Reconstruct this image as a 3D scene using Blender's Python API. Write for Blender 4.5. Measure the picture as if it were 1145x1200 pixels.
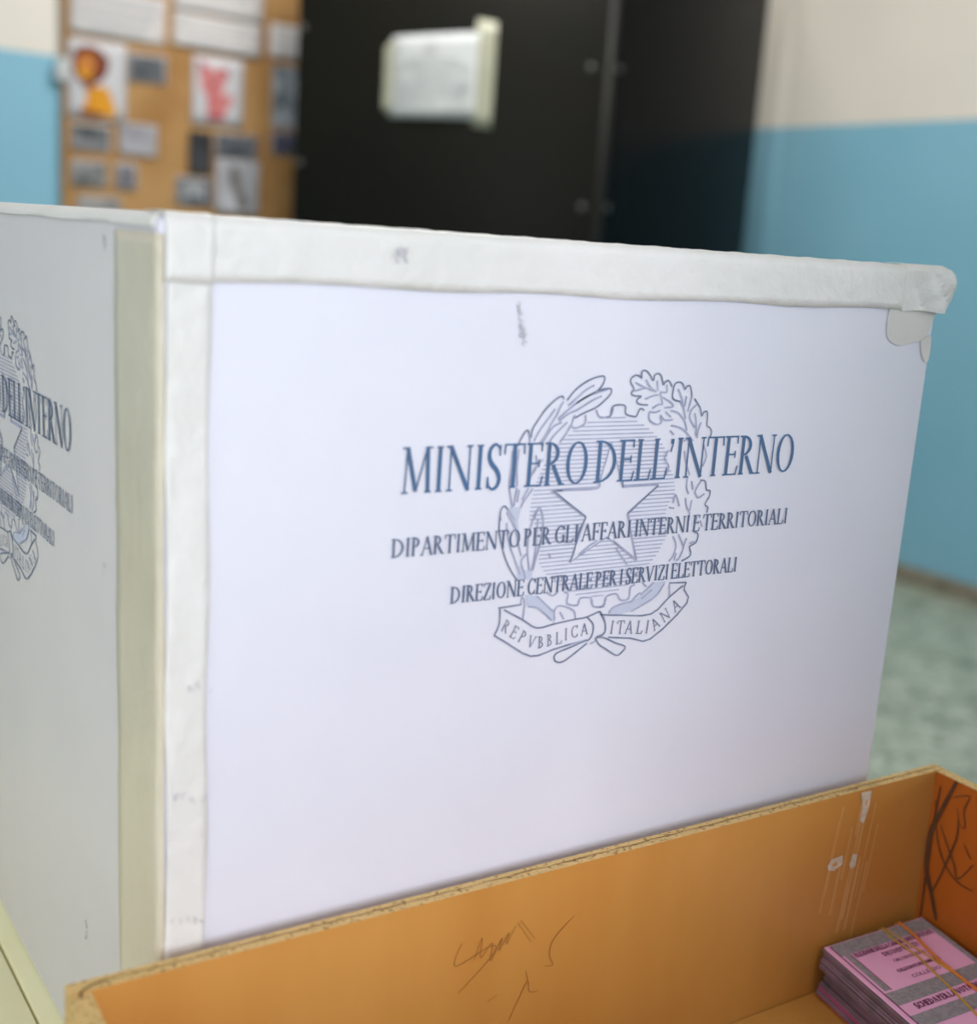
import bpy, bmesh, math, random
from mathutils import Vector, Matrix
random.seed(7)
for o in list(bpy.data.objects): bpy.data.objects.remove(o)
SC = bpy.context.scene
COL = SC.collection

# ------------------------------------------------------------------ camera
# world: X runs along the front of the ballot box, Y away from it, Z up, table top at z = 0
cam_data = bpy.data.cameras.new('camera')
cam = bpy.data.objects.new('camera', cam_data); COL.objects.link(cam)
cam.matrix_world = Matrix(((0.8356877, 0.0579458, -0.5461395, -0.17921),
                           (-0.5450270, 0.2099274, -0.8117118, -0.49708),
                           (0.0676143, 0.9759983, 0.2070158, 0.45),
                           (0, 0, 0, 1)))
cam_data.sensor_fit = 'HORIZONTAL'; cam_data.sensor_width = 36.0
cam_data.lens = 1508.0/1145.0*36.0
cam_data.clip_start = 0.02; cam_data.clip_end = 60
cam_data.dof.use_dof = True
cam_data.dof.focus_distance = 0.70
cam_data.dof.aperture_fstop = 5.0
SC.camera = cam

# ------------------------------------------------------------------ light and exposure
SC.view_settings.view_transform = 'Standard'
SC.view_settings.look = 'None'
SC.view_settings.gamma = 1.0
SC.view_settings.use_curve_mapping = False
SC.view_settings.exposure = 0.0
world = bpy.data.worlds.new('daylight'); SC.world = world; world.use_nodes = True
world.node_tree.nodes['Background'].inputs[0].default_value = (0.80, 0.88, 1.0, 1)
world.node_tree.nodes['Background'].inputs[1].default_value = 0.6
def area(name, loc, rot, sx, sy, power, color):
    l = bpy.data.lights.new(name, 'AREA'); l.shape = 'RECTANGLE'; l.size = sx; l.size_y = sy
    l.energy = power; l.color = color
    o = bpy.data.objects.new(name, l); COL.objects.link(o)
    o.location = loc; o.rotation_euler = rot
    return o
PI = math.pi
XL, XR, YF, YB, ZF, ZC = -2.6, 3.92, -3.6, 4.5, -0.75, 2.45      # the room
# daylight in window_1 (behind the camera); added fill lights at window_2 and the ceiling
area('window_daylight_front', (-0.15, YF+0.01, 1.05), (PI/2, 0, 0), 0.80, 1.7, 75, (0.95, 0.955, 1.0))  # narrowed to shape the soft shade on the box front
area('window_daylight_left_rear', (XL+0.01, -0.6, 1.05), (PI/2, 0, -PI/2), 1.4, 1.6, 22, (1.0, 0.97, 1.0))
area('window_daylight_right', (XR-0.01, -1.9, 1.05), (PI/2, 0, PI/2), 1.8, 1.6, 32, (0.97, 0.97, 1.0))
area('ceiling_lamp_light', (1.9, 2.9, ZC-.07), (0, 0, 0), 1.2, 1.2, 66, (1.0, 0.97, 0.92))
area('ceiling_lamp_light_rear', (-.9, 1.9, ZC-.07), (0, 0, 0), 1.2, 1.2, 8, (1.0, 0.97, 0.92))
# ------------------------------------------------------------------ materials
def lin(c):
    r = []
    for v in c:
        v /= 255.0
        r.append(v/12.92 if v <= 0.04045 else ((v+0.055)/1.055)**2.4)
    return (r[0], r[1], r[2], 1.0)
def mat(name, col, rough=0.6, col2=None, scale=20.0, detail=3.0, lo=0.35, hi=0.65, bump=0.0, bscale=None,
        stretch=(1, 1, 1), metal=0.0, spec=0.5, tex='noise'):
    m = bpy.data.materials.new(name); m.use_nodes = True
    n = m.node_tree.nodes; L = m.node_tree.links
    b = n['Principled BSDF']
    b.inputs['Base Color'].default_value = lin(col)
    b.inputs['Roughness'].default_value = rough
    b.inputs['Metallic'].default_value = metal
    b.inputs['Specular IOR Level'].default_value = spec
    tc = n.new('ShaderNodeTexCoord'); mp = n.new('ShaderNodeMapping')
    mp.inputs['Scale'].default_value = stretch
    L.new(tc.outputs['Object'], mp.inputs['Vector'])
    if col2 is not None:
        if tex == 'voronoi':
            t = n.new('ShaderNodeTexVoronoi'); t.inputs['Scale'].default_value = scale; out = t.outputs['Color']
        else:
            t = n.new('ShaderNodeTexNoise'); t.inputs['Scale'].default_value = scale
            t.inputs['Detail'].default_value = detail; out = t.outputs['Fac']
        L.new(mp.outputs['Vector'], t.inputs['Vector'])
        r = n.new('ShaderNodeValToRGB')
        r.color_ramp.elements[0].position = lo; r.color_ramp.elements[0].color = lin(col)
        r.color_ramp.elements[1].position = hi; r.color_ramp.elements[1].color = lin(col2)
        L.new(out, r.inputs['Fac']); L.new(r.outputs['Color'], b.inputs['Base Color'])
    if bump:
        t2 = n.new('ShaderNodeTexNoise'); t2.inputs['Scale'].default_value = bscale or scale
        t2.inputs['Detail'].default_value = 4
        L.new(mp.outputs['Vector'], t2.inputs['Vector'])
        bn = n.new('ShaderNodeBump'); bn.inputs['Strength'].default_value = bump
        bn.inputs['Distance'].default_value = 0.002
        L.new(t2.outputs['Fac'], bn.inputs['Height']); L.new(bn.outputs['Normal'], b.inputs['Normal'])
    return m
M = {}
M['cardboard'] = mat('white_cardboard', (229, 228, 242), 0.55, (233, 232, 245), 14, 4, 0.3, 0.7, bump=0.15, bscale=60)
M['side_board'] = mat('greyed_cardboard', (218, 214, 218), 0.55, (223, 219, 221), 10, 4, 0.3, 0.7, bump=0.15, bscale=60)  # cardboard copy with the side faces' shade put into its grey
M['tape'] = mat('white_paper_tape', (238, 235, 234), 0.45, (232, 230, 227), 30, 4, 0.35, 0.7, bump=0.5, bscale=120)
M['old_tape'] = mat('yellowed_tape', (224, 216, 198), 0.35, (216, 206, 186), 18, 4, 0.3, 0.7, bump=0.5, bscale=90)
M['thin_tape'] = mat('thin_translucent_tape', (228, 223, 218), 0.4, (220, 216, 212), 40)
M['ink_blue'] = mat('blue_ink', (72, 112, 158), 0.7, (80, 108, 146), 30)
M['ink_navy'] = mat('navy_ink', (84, 102, 136), 0.7, (98, 112, 142), 200)
M['ink_dark'] = mat('emblem_ink', (108, 118, 146), 0.7, (136, 144, 168), 150)
M['ink_pale'] = mat('pale_emblem_ink', (158, 162, 192), 0.7, (180, 183, 208), 150)
M['ink_wash'] = mat('emblem_wash', (200, 206, 228), 0.7)
M['scuff'] = mat('pencil_smudge', (186, 184, 194), 0.8, (205, 204, 212), 300)
M['scuff_dark'] = mat('dark_smudge', (120, 122, 135), 0.8, (160, 160, 170), 300)
M['wood'] = mat('varnished_orange_wood', (214, 158, 84), 0.38, (196, 134, 62), 4, 5, 0.34, 0.70, bump=0.05, bscale=40, stretch=(2.2, 2.2, 0.6))
M['wood_end'] = mat('reddish_varnished_wood', (190, 104, 34), 0.38, (172, 90, 28), 6, 5, 0.3, 0.72, bump=0.05, bscale=40, stretch=(2, 2, 0.7))
M['chip'] = mat('raw_chipboard', (222, 186, 124), 0.85, (150, 112, 64), 420, 2, 0.56, 0.70, bump=0.8, bscale=300)
M['table'] = mat('pale_yellow_laminate', (248, 244, 202), 0.4, (244, 239, 194), 20)
M['edge'] = mat('grey_table_edge', (120, 122, 112), 0.6)
M['steel'] = mat('painted_steel', (96, 100, 104), 0.4, metal=0.6)
M['black'] = mat('black_booth_panel', (26, 25, 21), 0.36, (24, 24, 21), 3, bump=0.03, bscale=15, spec=0.10)
M['black_gloss'] = mat('black_glossy_panel', (14, 16, 17), 0.24, (13, 15, 17), 3, bump=0.02, bscale=10, spec=0.11)
M['hinge'] = mat('dark_grey_strip', (30, 30, 28), 0.5, spec=.2)
M['screw'] = mat('screw_metal', (84, 84, 80), 0.5, metal=0.4)
M['kraft'] = mat('kraft_paper', (190, 148, 96), 0.75, (160, 114, 62), 3.2, 4, 0.35, 0.65, bump=0.7, bscale=7)
M['paper'] = mat('printed_white_paper', (222, 216, 216), 0.7, (212, 206, 208), 12)
M['notice'] = mat('notice_paper', (196, 199, 201), 0.6, (190, 193, 195), 9)
M['poster'] = mat('poster_paper', (206, 204, 210), 0.6, (196, 195, 202), 9)
M['notice_tape'] = mat('notice_tape', (168, 168, 148), 0.4, (158, 158, 140), 14)
M['faint'] = mat('faint_printing', (170, 172, 176), 0.7, (180, 181, 184), 60)
M['photo_mount'] = mat('grey_photo_paper', (186, 182, 184), 0.6, (176, 172, 176), 14)
M['mane'] = mat('red_brown_print', (104, 42, 20), 0.7, (124, 52, 22), 20)
M['orange'] = mat('orange_print', (214, 136, 32), 0.7, (200, 112, 26), 16)
M['yellow'] = mat('yellow_print', (226, 158, 22), 0.7, (214, 140, 20), 16)
M['pink'] = mat('pink_print', (214, 138, 136), 0.7, (196, 106, 110), 14)
M['ballot'] = mat('pink_ballot_paper', (255, 190, 232), 0.75, (252, 184, 228), 30)
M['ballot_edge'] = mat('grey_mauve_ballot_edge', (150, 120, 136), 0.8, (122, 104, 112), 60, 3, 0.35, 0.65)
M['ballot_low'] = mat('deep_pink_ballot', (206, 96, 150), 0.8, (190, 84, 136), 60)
M['ballot_grey'] = mat('grey_ballot_band', (148, 142, 150), 0.8, (166, 158, 168), 400, 2, 0.4, 0.6)
M['ballot_ink'] = mat('purple_ballot_ink', (110, 40, 86), 0.8)
M['band_orange'] = mat('orange_rubber', (224, 134, 60), 0.5)
M['band_yellow'] = mat('yellow_rubber', (204, 158, 70), 0.5)
M['pen'] = mat('black_pen_ink', (84, 52, 30), 0.7, (104, 66, 34), 90)
M['pencil'] = mat('pencil_line', (160, 104, 46), 0.7, (176, 116, 52), 200)
M['residue'] = mat('paper_residue', (226, 214, 196), 0.8, (206, 190, 168), 200)
M['streak'] = mat('washed_varnish_streak', (222, 172, 112), 0.5, (212, 156, 88), 8, 4, 0.3, 0.7, stretch=(16, 16, 1.5))

def wall_mat(name, low, high, zsplit, low2, high2):
    """dado paint below zsplit, cream above; slight paint relief"""
    m = bpy.data.materials.new(name); m.use_nodes = True
    n = m.node_tree.nodes; L = m.node_tree.links; b = n['Principled BSDF']
    b.inputs['Roughness'].default_value = 0.45
    tc = n.new('ShaderNodeTexCoord'); sp = n.new('ShaderNodeSeparateXYZ')
    L.new(tc.outputs['Object'], sp.inputs[0])
    lt = n.new('ShaderNodeMath'); lt.operation = 'GREATER_THAN'; lt.inputs[1].default_value = zsplit
    L.new(sp.outputs['Z'], lt.inputs[0])
    ns = n.new('ShaderNodeTexNoise'); ns.inputs['Scale'].default_value = 2.2; ns.inputs['Detail'].default_value = 4
    L.new(tc.outputs['Object'], ns.inputs['Vector'])
    mixes = []
    for a, c in ((low, low2), (high, high2)):
        r = n.new('ShaderNodeValToRGB')
        r.color_ramp.elements[0].position = 0.35; r.color_ramp.elements[0].color = lin(a)
        r.color_ramp.elements[1].position = 0.65; r.color_ramp.elements[1].color = lin(c)
        L.new(ns.outputs['Fac'], r.inputs['Fac']); mixes.append(r)
    mx = n.new('ShaderNodeMix'); mx.data_type = 'RGBA'
    L.new(lt.outputs[0], mx.inputs['Factor'])
    L.new(mixes[0].outputs['Color'], mx.inputs['A']); L.new(mixes[1].outputs['Color'], mx.inputs['B'])
    L.new(mx.outputs['Result'], b.inputs['Base Color'])
    bn = n.new('ShaderNodeBump'); bn.inputs['Strength'].default_value = 0.1
    n2 = n.new('ShaderNodeTexNoise'); n2.inputs['Scale'].default_value = 40
    L.new(tc.outputs['Object'], n2.inputs['Vector']); L.new(n2.outputs['Fac'], bn.inputs['Height'])
    L.new(bn.outputs['Normal'], b.inputs['Normal'])
    return m
DADO = 0.993
M['wall'] = wall_mat('two_tone_wall_paint', (138, 190, 214), (234, 227, 217), DADO, (132, 186, 210), (229, 222, 213))
M['ceiling'] = mat('ceiling_white', (235, 233, 228), 0.8)
def terrazzo(name, base, chip1, chip2, sc):
    m = bpy.data.materials.new(name); m.use_nodes = True
    n = m.node_tree.nodes; L = m.node_tree.links; b = n['Principled BSDF']
    b.inputs['Roughness'].default_value = 0.4
    tc = n.new('ShaderNodeTexCoord')
    v = n.new('ShaderNodeTexVoronoi'); v.inputs['Scale'].default_value = sc
    L.new(tc.outputs['Object'], v.inputs['Vector'])
    s = n.new('ShaderNodeSeparateColor'); L.new(v.outputs['Color'], s.inputs[0])
    r = n.new('ShaderNodeValToRGB'); r.color_ramp.interpolation = 'CONSTANT'
    e = r.color_ramp.elements; e[0].position = 0; e[0].color = lin(base); e[1].position = 0.62; e[1].color = lin(chip1)
    x = e.new(0.82); x.color = lin(chip2)
    L.new(s.outputs[0], r.inputs['Fac'])
    ns = n.new('ShaderNodeTexNoise'); ns.inputs['Scale'].default_value = 9; ns.inputs['Detail'].default_value = 3
    L.new(tc.outputs['Object'], ns.inputs['Vector'])
    r2 = n.new('ShaderNodeValToRGB'); r2.color_ramp.elements[0].position = .35; r2.color_ramp.elements[1].position = .65
    r2.color_ramp.elements[0].color = (.72, .72, .70, 1); r2.color_ramp.elements[1].color = (1.05, 1.05, 1.05, 1)
    L.new(ns.outputs['Fac'], r2.inputs['Fac'])
    mx = n.new('ShaderNodeMix'); mx.data_type = 'RGBA'; mx.blend_type = 'MULTIPLY'; mx.inputs['Factor'].default_value = 1
    L.new(r.outputs['Color'], mx.inputs['A']); L.new(r2.outputs['Color'], mx.inputs['B'])
    L.new(mx.outputs['Result'], b.inputs['Base Color'])
    return m
M['floor'] = terrazzo('grey_green_terrazzo', (172, 182, 164), (140, 150, 132), (200, 204, 190), 55)
M['skirting'] = terrazzo('brown_grey_terrazzo', (150, 142, 126), (128, 118, 104), (166, 158, 144), 70)
def photo_mat(name, dark, light, sc, seed):
    m = mat(name, dark, 0.5, light, sc, 2.0, 0.42, 0.62)
    for nd in m.node_tree.nodes:
        if nd.type == 'MAPPING': nd.inputs['Location'].default_value = (seed*3.1, seed*1.7, seed*2.3)
    return m

# ------------------------------------------------------------------ helpers
def link_mesh(name, verts, faces, m, parent=None, smooth=False, mats=None, mi=None):
    me = bpy.data.meshes.new(name); me.from_pydata([tuple(v) for v in verts], [], faces); me.update()
    for mm_ in (mats or [m]): me.materials.append(mm_)
    if mi:
        for p, i in zip(me.polygons, mi): p.material_index = i
    if smooth:
        for p in me.polygons: p.use_smooth = True
    o = bpy.data.objects.new(name, me); COL.objects.link(o)
    if parent: o.parent = parent
    return o
def tag(o, label=None, cat=None, group=None, kind=None):
    if label: o['label'] = label
    if cat: o['category'] = cat
    if group: o['group'] = group
    if kind: o['kind'] = kind
    return o
def empty(name, loc, label, cat, group=None):
    o = bpy.data.objects.new(name, None); COL.objects.link(o); o.location = loc
    o.empty_display_size = 0.05
    return tag(o, label, cat, group)
def hexa(pb, pt):
    """8 corners: bottom quad pb, top quad pt (counter-clockwise from above)"""
    v = list(pb)+list(pt)
    f = [(3, 2, 1, 0), (4, 5, 6, 7), (0, 1, 5, 4), (1, 2, 6, 5), (2, 3, 7, 6), (3, 0, 4, 7)]
    return v, f
def box_obj(name, x0, x1, y0, y1, z0, z1, m, parent=None, bevel=0.0, off=(0, 0, 0), seg=2):
    q = [(x0, y0), (x1, y0), (x1, y1), (x0, y1)]
    v, f = hexa([(a-off[0], b-off[1], z0-off[2]) for a, b in q], [(a-off[0], b-off[1], z1-off[2]) for a, b in q])
    o = link_mesh(name, v, f, m, parent)
    if bevel: bevel_obj(o, bevel, seg)
    return o
def bevel_obj(o, w, seg=2):
    bm = bmesh.new(); bm.from_mesh(o.data)
    bmesh.ops.bevel(bm, geom=bm.edges[:], offset=w, segments=seg, affect='EDGES', profile=0.5)
    for f in bm.faces: f.smooth = True
    bm.to_mesh(o.data); bm.free()
    try: o.data.set_sharp_from_angle(angle=math.radians(50))
    except Exception: pass
def prism(name, quad, z0, z1, m, parent=None, bevel=0, off=(0, 0, 0), mats=None, mi=None):
    v, f = hexa([(a-off[0], b-off[1], z0-off[2]) for a, b in quad], [(a-off[0], b-off[1], z1-off[2]) for a, b in quad])
    o = link_mesh(name, v, f, m, parent, mats=mats, mi=mi)
    if bevel: bevel_obj(o, bevel)
    return o
def tube(name, pts, r, m, parent=None, n=8, closed=False, off=(0, 0, 0)):
    P = [Vector(p)-Vector(off) for p in pts]; V = []; F = []
    N = len(P)
    for i, p in enumerate(P):
        a = P[(i-1) % N] if (closed or i > 0) else p
        b = P[(i+1) % N] if (closed or i < N-1) else p
        t = (b-a).normalized()
        u = t.orthogonal().normalized() if i == 0 else (u-t*u.dot(t)).normalized()
        w = t.cross(u)
        for k in range(n):
            an = 2*PI*k/n; V.append(p+(u*math.cos(an)+w*math.sin(an))*r)
    for i in range(N if closed else N-1):
        j = (i+1) % N
        for k in range(n):
            F.append((i*n+k, i*n+(k+1) % n, j*n+(k+1) % n, j*n+k))
    if not closed:
        F.append(tuple(range(n))[::-1]); F.append(tuple((N-1)*n+k for k in range(n)))
    return link_mesh(name, V, F, m, parent, smooth=True)
def smooth_line(pts, k=4):
    if len(pts) < 3: return list(pts)
    out = []
    P = [pts[0]]+list(pts)+[pts[-1]]
    for i in range(1, len(P)-2):
        p0, p1, p2, p3 = P[i-1], P[i], P[i+1], P[i+2]
        for s in range(k):
            t = s/k
            out.append(tuple(0.5*((2*b)+(-a+c)*t+(2*a-5*b+4*c-d)*t*t+(-a+3*b-3*c+d)*t*t*t)
                             for a, b, c, d in zip(p0, p1, p2, p3)))
    out.append(pts[-1]); return out
def ribbon(pts, widths):
    """flat 2-D ribbon: list of quads"""
    N = len(pts); L_ = []; R_ = []
    for i in range(N):
        a = pts[max(i-1, 0)]; b = pts[min(i+1, N-1)]
        dx, dy = b[0]-a[0], b[1]-a[1]; d = math.hypot(dx, dy) or 1e-9
        w = (widths[i] if isinstance(widths, (list, tuple)) else widths)/2
        nx, ny = -dy/d*w, dx/d*w
        L_.append((pts[i][0]+nx, pts[i][1]+ny)); R_.append((pts[i][0]-nx, pts[i][1]-ny))
    return [[R_[i], R_[i+1], L_[i+1], L_[i]] for i in range(N-1)]
def print_mesh(name, polys, place, m, parent):
    """flat print: every stroke lies a few microns above the last, so that crossing strokes never share a plane"""
    V = []; F = []; nrm = None
    for i, p in enumerate(polys):
        q = [Vector(place(x, y)) for x, y in p]
        if nrm is None:
            nrm = (q[1]-q[0]).cross(q[2]-q[1])
            if nrm.length < 1e-12: nrm = Vector((0, -1, 0))
            nrm.normalize()
            if -nrm.x-nrm.y+nrm.z < 0: nrm = -nrm
        b = len(V); V += [v_+nrm*(4e-6*(i % 14)) for v_ in q]; F.append(tuple(range(b, b+len(p))))
    o = link_mesh(name, V, F, m, parent)
    if name in ('scroll', 'olive_branch', 'oak_branch', 'cog_wheel', 'wheel_hatching', 'smudge', 'streak', 'pencil_scribble', 'pen_scribble'): o['kind'] = 'stuff'
    return o

# ------------------------------------------------------------------ drawn serif capitals (flat print)
# centre lines in a unit cell (x scaled by the letter's width); K thick, N thin stroke; S serif
GLYPH = {
 'A': (.98, [('N', (.08, 0), (.50, 1)), ('K', (.48, 1), (.90, 0)), ('N', (.22, .36), (.76, .36))], [(.08, 0), (.90, 0)]),
 'B': (.78, [('K', (.2, 0), (.2, 1)), ('C', .2, .75, .50, .25, 90, -90), ('C', .2, .27, .64, .27, 90, -90)], [(.12, 0), (.12, 1)]),
 'C': (.95, [('C', .56, .5, .50, .5, 48, 312), ('N', (.90, .72), (.90, 1.0)), ('N', (.90, .28), (.90, .04))], []),
 'D': (1.08, [('K', (.16, 0), (.16, 1)), ('C', .16, .5, .78, .5, 90, -90)], [(.1, 0), (.1, 1)]),
 'E': (.80, [('K', (.22, 0), (.22, 1)), ('N', (.1, .98), (.86, .98)), ('N', (.2, .53), (.74, .53)), ('N', (.1, .02), (.9, .02)), ('N', (.86, 1), (.86, .80)), ('N', (.74, .62), (.74, .44)), ('N', (.88, 0), (.98, .24))], [(.14, 0), (.14, 1)]),
 'F': (.74, [('K', (.24, 0), (.24, 1)), ('N', (.1, .98), (.90, .98)), ('N', (.2, .50), (.76, .50)), ('N', (.90, 1), (.90, .78)), ('N', (.76, .6), (.76, .4))], [(.24, 0), (.14, 1)]),
 'G': (1.04, [('C', .55, .5, .49, .5, 48, 315), ('N', (.88, .74), (.88, .98)), ('K', (.86, .04), (.86, .42))], [(.84, .42)]),
 'H': (1.1, [('K', (.18, 0), (.18, 1)), ('K', (.82, 0), (.82, 1)), ('N', (.18, .5), (.82, .5))], [(.18, 0), (.18, 1), (.82, 0), (.82, 1)]),
 'I': (.46, [('K', (.5, 0), (.5, 1))], [(.5, 0), (.5, 1)]),
 'L': (.78, [('K', (.22, 0), (.22, 1)), ('N', (.1, .02), (.9, .02)), ('N', (.88, 0), (1.0, .26))], [(.22, 1), (.12, 0)]),
 'M': (1.24, [('N', (.12, 0), (.17, 1)), ('K', (.17, 1), (.48, .04)), ('N', (.48, .04), (.82, 1)), ('K', (.82, 1), (.88, 0))], [(.12, 0), (.12, 1), (.88, 0), (.88, 1)]),
 'N': (1.10, [('N', (.14, 0), (.14, 1)), ('K', (.12, 1), (.86, 0)), ('N', (.86, 0), (.86, 1))], [(.14, 0), (.08, 1), (.86, 1)]),
 'O': (1.08, [('C', .5, .5, .47, .5, 0, 360)], []),
 'P': (.80, [('K', (.22, 0), (.22, 1)), ('C', .22, .73, .64, .27, 90, -90)], [(.22, 0), (.12, 1)]),
 'R': (.90, [('K', (.18, 0), (.18, 1)), ('C', .18, .74, .54, .26, 90, -90), ('K', (.42, .48), (.88, .02))], [(.18, 0), (.1, 1), (.92, 0)]),
 'S': (.68, [('Q', [(.82, .74), (.80, .90), (.52, 1.0), (.22, .90), (.16, .72), (.34, .56), (.66, .42), (.86, .24), (.76, .06), (.46, -.01), (.20, .08), (.13, .28)]), ('N', (.82, .74), (.84, .98)), ('N', (.13, .28), (.11, .02))], []),
 'T': (.94, [('K', (.5, 0), (.5, 1)), ('N', (.06, .98), (.94, .98)), ('N', (.06, 1), (.03, .76)), ('N', (.94, 1), (.97, .76))], [(.5, 0)]),
 'U': (1.05, [('K', (.18, .3), (.18, 1)), ('C', .5, .32, .32, .33, 180, 360), ('N', (.82, .3), (.82, 1))], [(.18, 1), (.82, 1)]),
 'V': (1.0, [('K', (.10, 1), (.50, 0)), ('N', (.50, 0), (.90, 1))], [(.10, 1), (.90, 1)]),
 'Z': (.84, [('N', (.1, .98), (.88, .98)), ('K', (.86, .97), (.14, .03)), ('N', (.1, .02), (.92, .02)), ('N', (.1, 1), (.08, .8)), ('N', (.92, 0), (.95, .24))], []),
 "'": (.26, [('K', (.5, .98), (.5, .86)), ('N', (.62, .86), (.3, .66))], []),
 ' ': (.22, [], []),
}
def glyph_polys(ch, x0, y0, w, h, tk, tn, ser):
    P = []
    if ch not in GLYPH: return P
    _, st, sf = GLYPH[ch]
    X = lambda a: x0+a*w
    Y = lambda b: y0+b*h
    for s in st:
        if s[0] in 'KN':
            t = tk if s[0] == 'K' else tn
            P += ribbon([(X(s[1][0]), Y(s[1][1])), (X(s[2][0]), Y(s[2][1]))], t)
        elif s[0] == 'C':
            _, cx, cy, rx, ry, a0, a1 = s
            n = max(6, int(abs(a1-a0)/18)); pts = []; ws = []
            for i in range(n+1):
                a = math.radians(a0+(a1-a0)*i/n)
                ix = max(rx*w-tk/2, tk/2); iy = max(ry*h-tn/2, tn/2)
                pts.append((X(cx)+ix*math.cos(a), Y(cy)+iy*math.sin(a)))
                ws.append(tn+(tk-tn)*abs(math.cos(a))**1.6)
            P += ribbon(pts, ws)
        elif s[0] == 'Q':
            pts = smooth_line([(X(a), Y(b)) for a, b in s[1]], 3); n = len(pts)
            ws = [tn+(tk*1.15-tn)*math.sin(PI*i/(n-1))**2 for i in range(n)]
            P += ribbon(pts, ws)
    for a, b in sf:
        P += ribbon([(X(a)-ser, Y(b)+(tn/2 if b < .5 else -tn/2)), (X(a)+ser, Y(b)+(tn/2 if b < .5 else -tn/2))], tn)
    return P
def text_polys(s, x0, x1, base, h, tk=.10, tn=.042, ser=.10, gap=.06):
    tot = sum(GLYPH[c][0] for c in s)+gap*(len(s)-1)
    k = (x1-x0)/tot; x = x0; P = []
    for c in s:
        w = GLYPH[c][0]*k
        P += glyph_polys(c, x, base, w, h, tk*h, tn*h, ser*h)
        x += w+gap*k
    return P

# traced outlines of the flat prints: millimetres from the centre of the printed face, or metres on their panel
EMB_DARK=[[(-34.6,76.3),(-30.6,80.9),(-25.3,84.6),(-19.1,87.2),(-14.0,88.1),(-12.6,86.9),(-13.6,83.8),(-16.2,81.0)],[(-16.1,80.8),(-12.0,81.8),(-8.1,81.7),(-8.1,79.1),(-11.4,76.1),(-16.3,72.7),(-23.7,70.0),(-29.3,67.5)],[(-54.6,58.4),(-53.8,62.9),(-51.1,66.9),(-47.8,71.4),(-43.8,75.1),(-40.3,77.6),(-37.6,78.3),(-36.8,76.8)],[(-61.8,54.6),(-60.6,57.6),(-58.5,61.0),(-56.8,62.2),(-55.7,60.5)],[(-9.6,67.7),(-7.0,68.2),(-5.9,73.1),(1.7,73.3),(2.6,69.1),(7.8,67.7),(9.8,67.9),(11.8,71.6),(14.6,70.7)],[(11.0,86.9),(9.8,87.9),(6.7,88.5),(4.2,86.9),(4.1,84.8),(6.5,81.7),(5.1,79.6),(6.9,78.2),(11.7,77.9),(9.5,76.6),(9.3,74.8),(11.9,73.7),(16.7,73.4)],[(11.0,86.9),(10.6,90.0),(12.5,91.0),(15.4,89.5),(17.9,86.4),(18.9,86.1),(19.3,88.5),(21.6,89.4),(23.9,87.9),(25.5,83.7),(26.4,84.7),(28.4,85.8),(30.2,84.7),(31.6,82.6)],[(38.2,75.0),(34.6,75.6),(32.6,77.2),(32.6,80.4),(33.2,83.7),(35.5,85.0),(38.5,84.2),(40.6,81.2),(41.5,82.5),(43.6,83.1),(45.0,80.9),(45.8,77.1)],[(47.8,76.3),(49.8,74.3),(52.4,71.5),(54.1,67.1),(55.0,68.8),(57.1,69.6),(58.1,67.6),(58.5,62.1),(60.5,60.9),(62.3,58.6),(61.3,55.3)],[(-68.8,18.6),(-69.2,22.6),(-68.2,25.1),(-66.7,25.6),(-65.0,23.9)],[(-38.5,31.8),(-30.3,26.1),(-17.1,17.4)],[(4.4,35.4),(5.2,31.5)],[(9.9,17.4),(15.9,22.0),(22.4,26.6),(28.9,31.2)],[(57.7,32.7),(61.5,31.9),(62.9,27.3),(65.6,26.6),(65.4,23.2),(62.9,19.3),(65.4,17.5),(64.7,14.7)],[(-69.2,22.8),(-69.4,17.7),(-68.9,12.5),(-66.8,5.7),(-64.2,-0.8),(-60.6,-6.8),(-56.4,-12.0)],[(-17.0,17.1),(-20.8,9.2),(-23.0,-1.4),(-25.2,-5.5)],[(57.0,4.5),(60.2,3.1),(59.3,-1.4),(55.1,-3.4),(56.3,-7.0),(55.1,-9.2),(50.2,-11.1)],[(-66.4,-25.3),(-60.2,-25.1),(-52.8,-24.8)],[(-65.4,-25.9),(-65.0,-31.0),(-65.6,-35.2),(-67.7,-39.0)],[(-67.7,-39.0),(-60.6,-43.3),(-44.6,-52.6),(-30.6,-50.7),(-20.1,-49.2)],[(-62.9,-26.5),(-50.8,-33.1),(-42.1,-38.1),(-31.2,-37.1),(-18.2,-36.1),(-10.8,-35.7),(-2.9,-33.5)],[(-10.8,-35.7),(-6.7,-39.6),(-6.0,-43.0),(-6.9,-46.8),(-9.4,-48.8)],[(-2.9,-33.5),(0.3,-38.1),(2.1,-42.2),(1.2,-46.1),(-3.5,-47.2)],[(-9.5,-48.2),(-20.0,-50.9),(-27.7,-52.7),(-29.8,-54.7),(-28.6,-57.4),(-24.6,-58.2),(-19.5,-56.0),(-9.3,-49.9)],[(-4.0,-47.6),(-1.6,-51.3),(3.6,-54.7),(11.1,-59.1),(14.5,-57.8),(16.6,-54.9),(9.6,-52.0),(1.5,-48.2),(-4.0,-47.6)],[(-1.9,-35.4),(11.4,-37.1),(32.2,-38.7),(44.3,-30.4),(53.2,-24.9)],[(55.3,-23.3),(54.3,-27.3),(57.2,-35.2),(33.9,-52.6),(20.0,-50.7),(4.3,-48.3)],[(43.3,-22.5),(55.3,-23.3)]]
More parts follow.
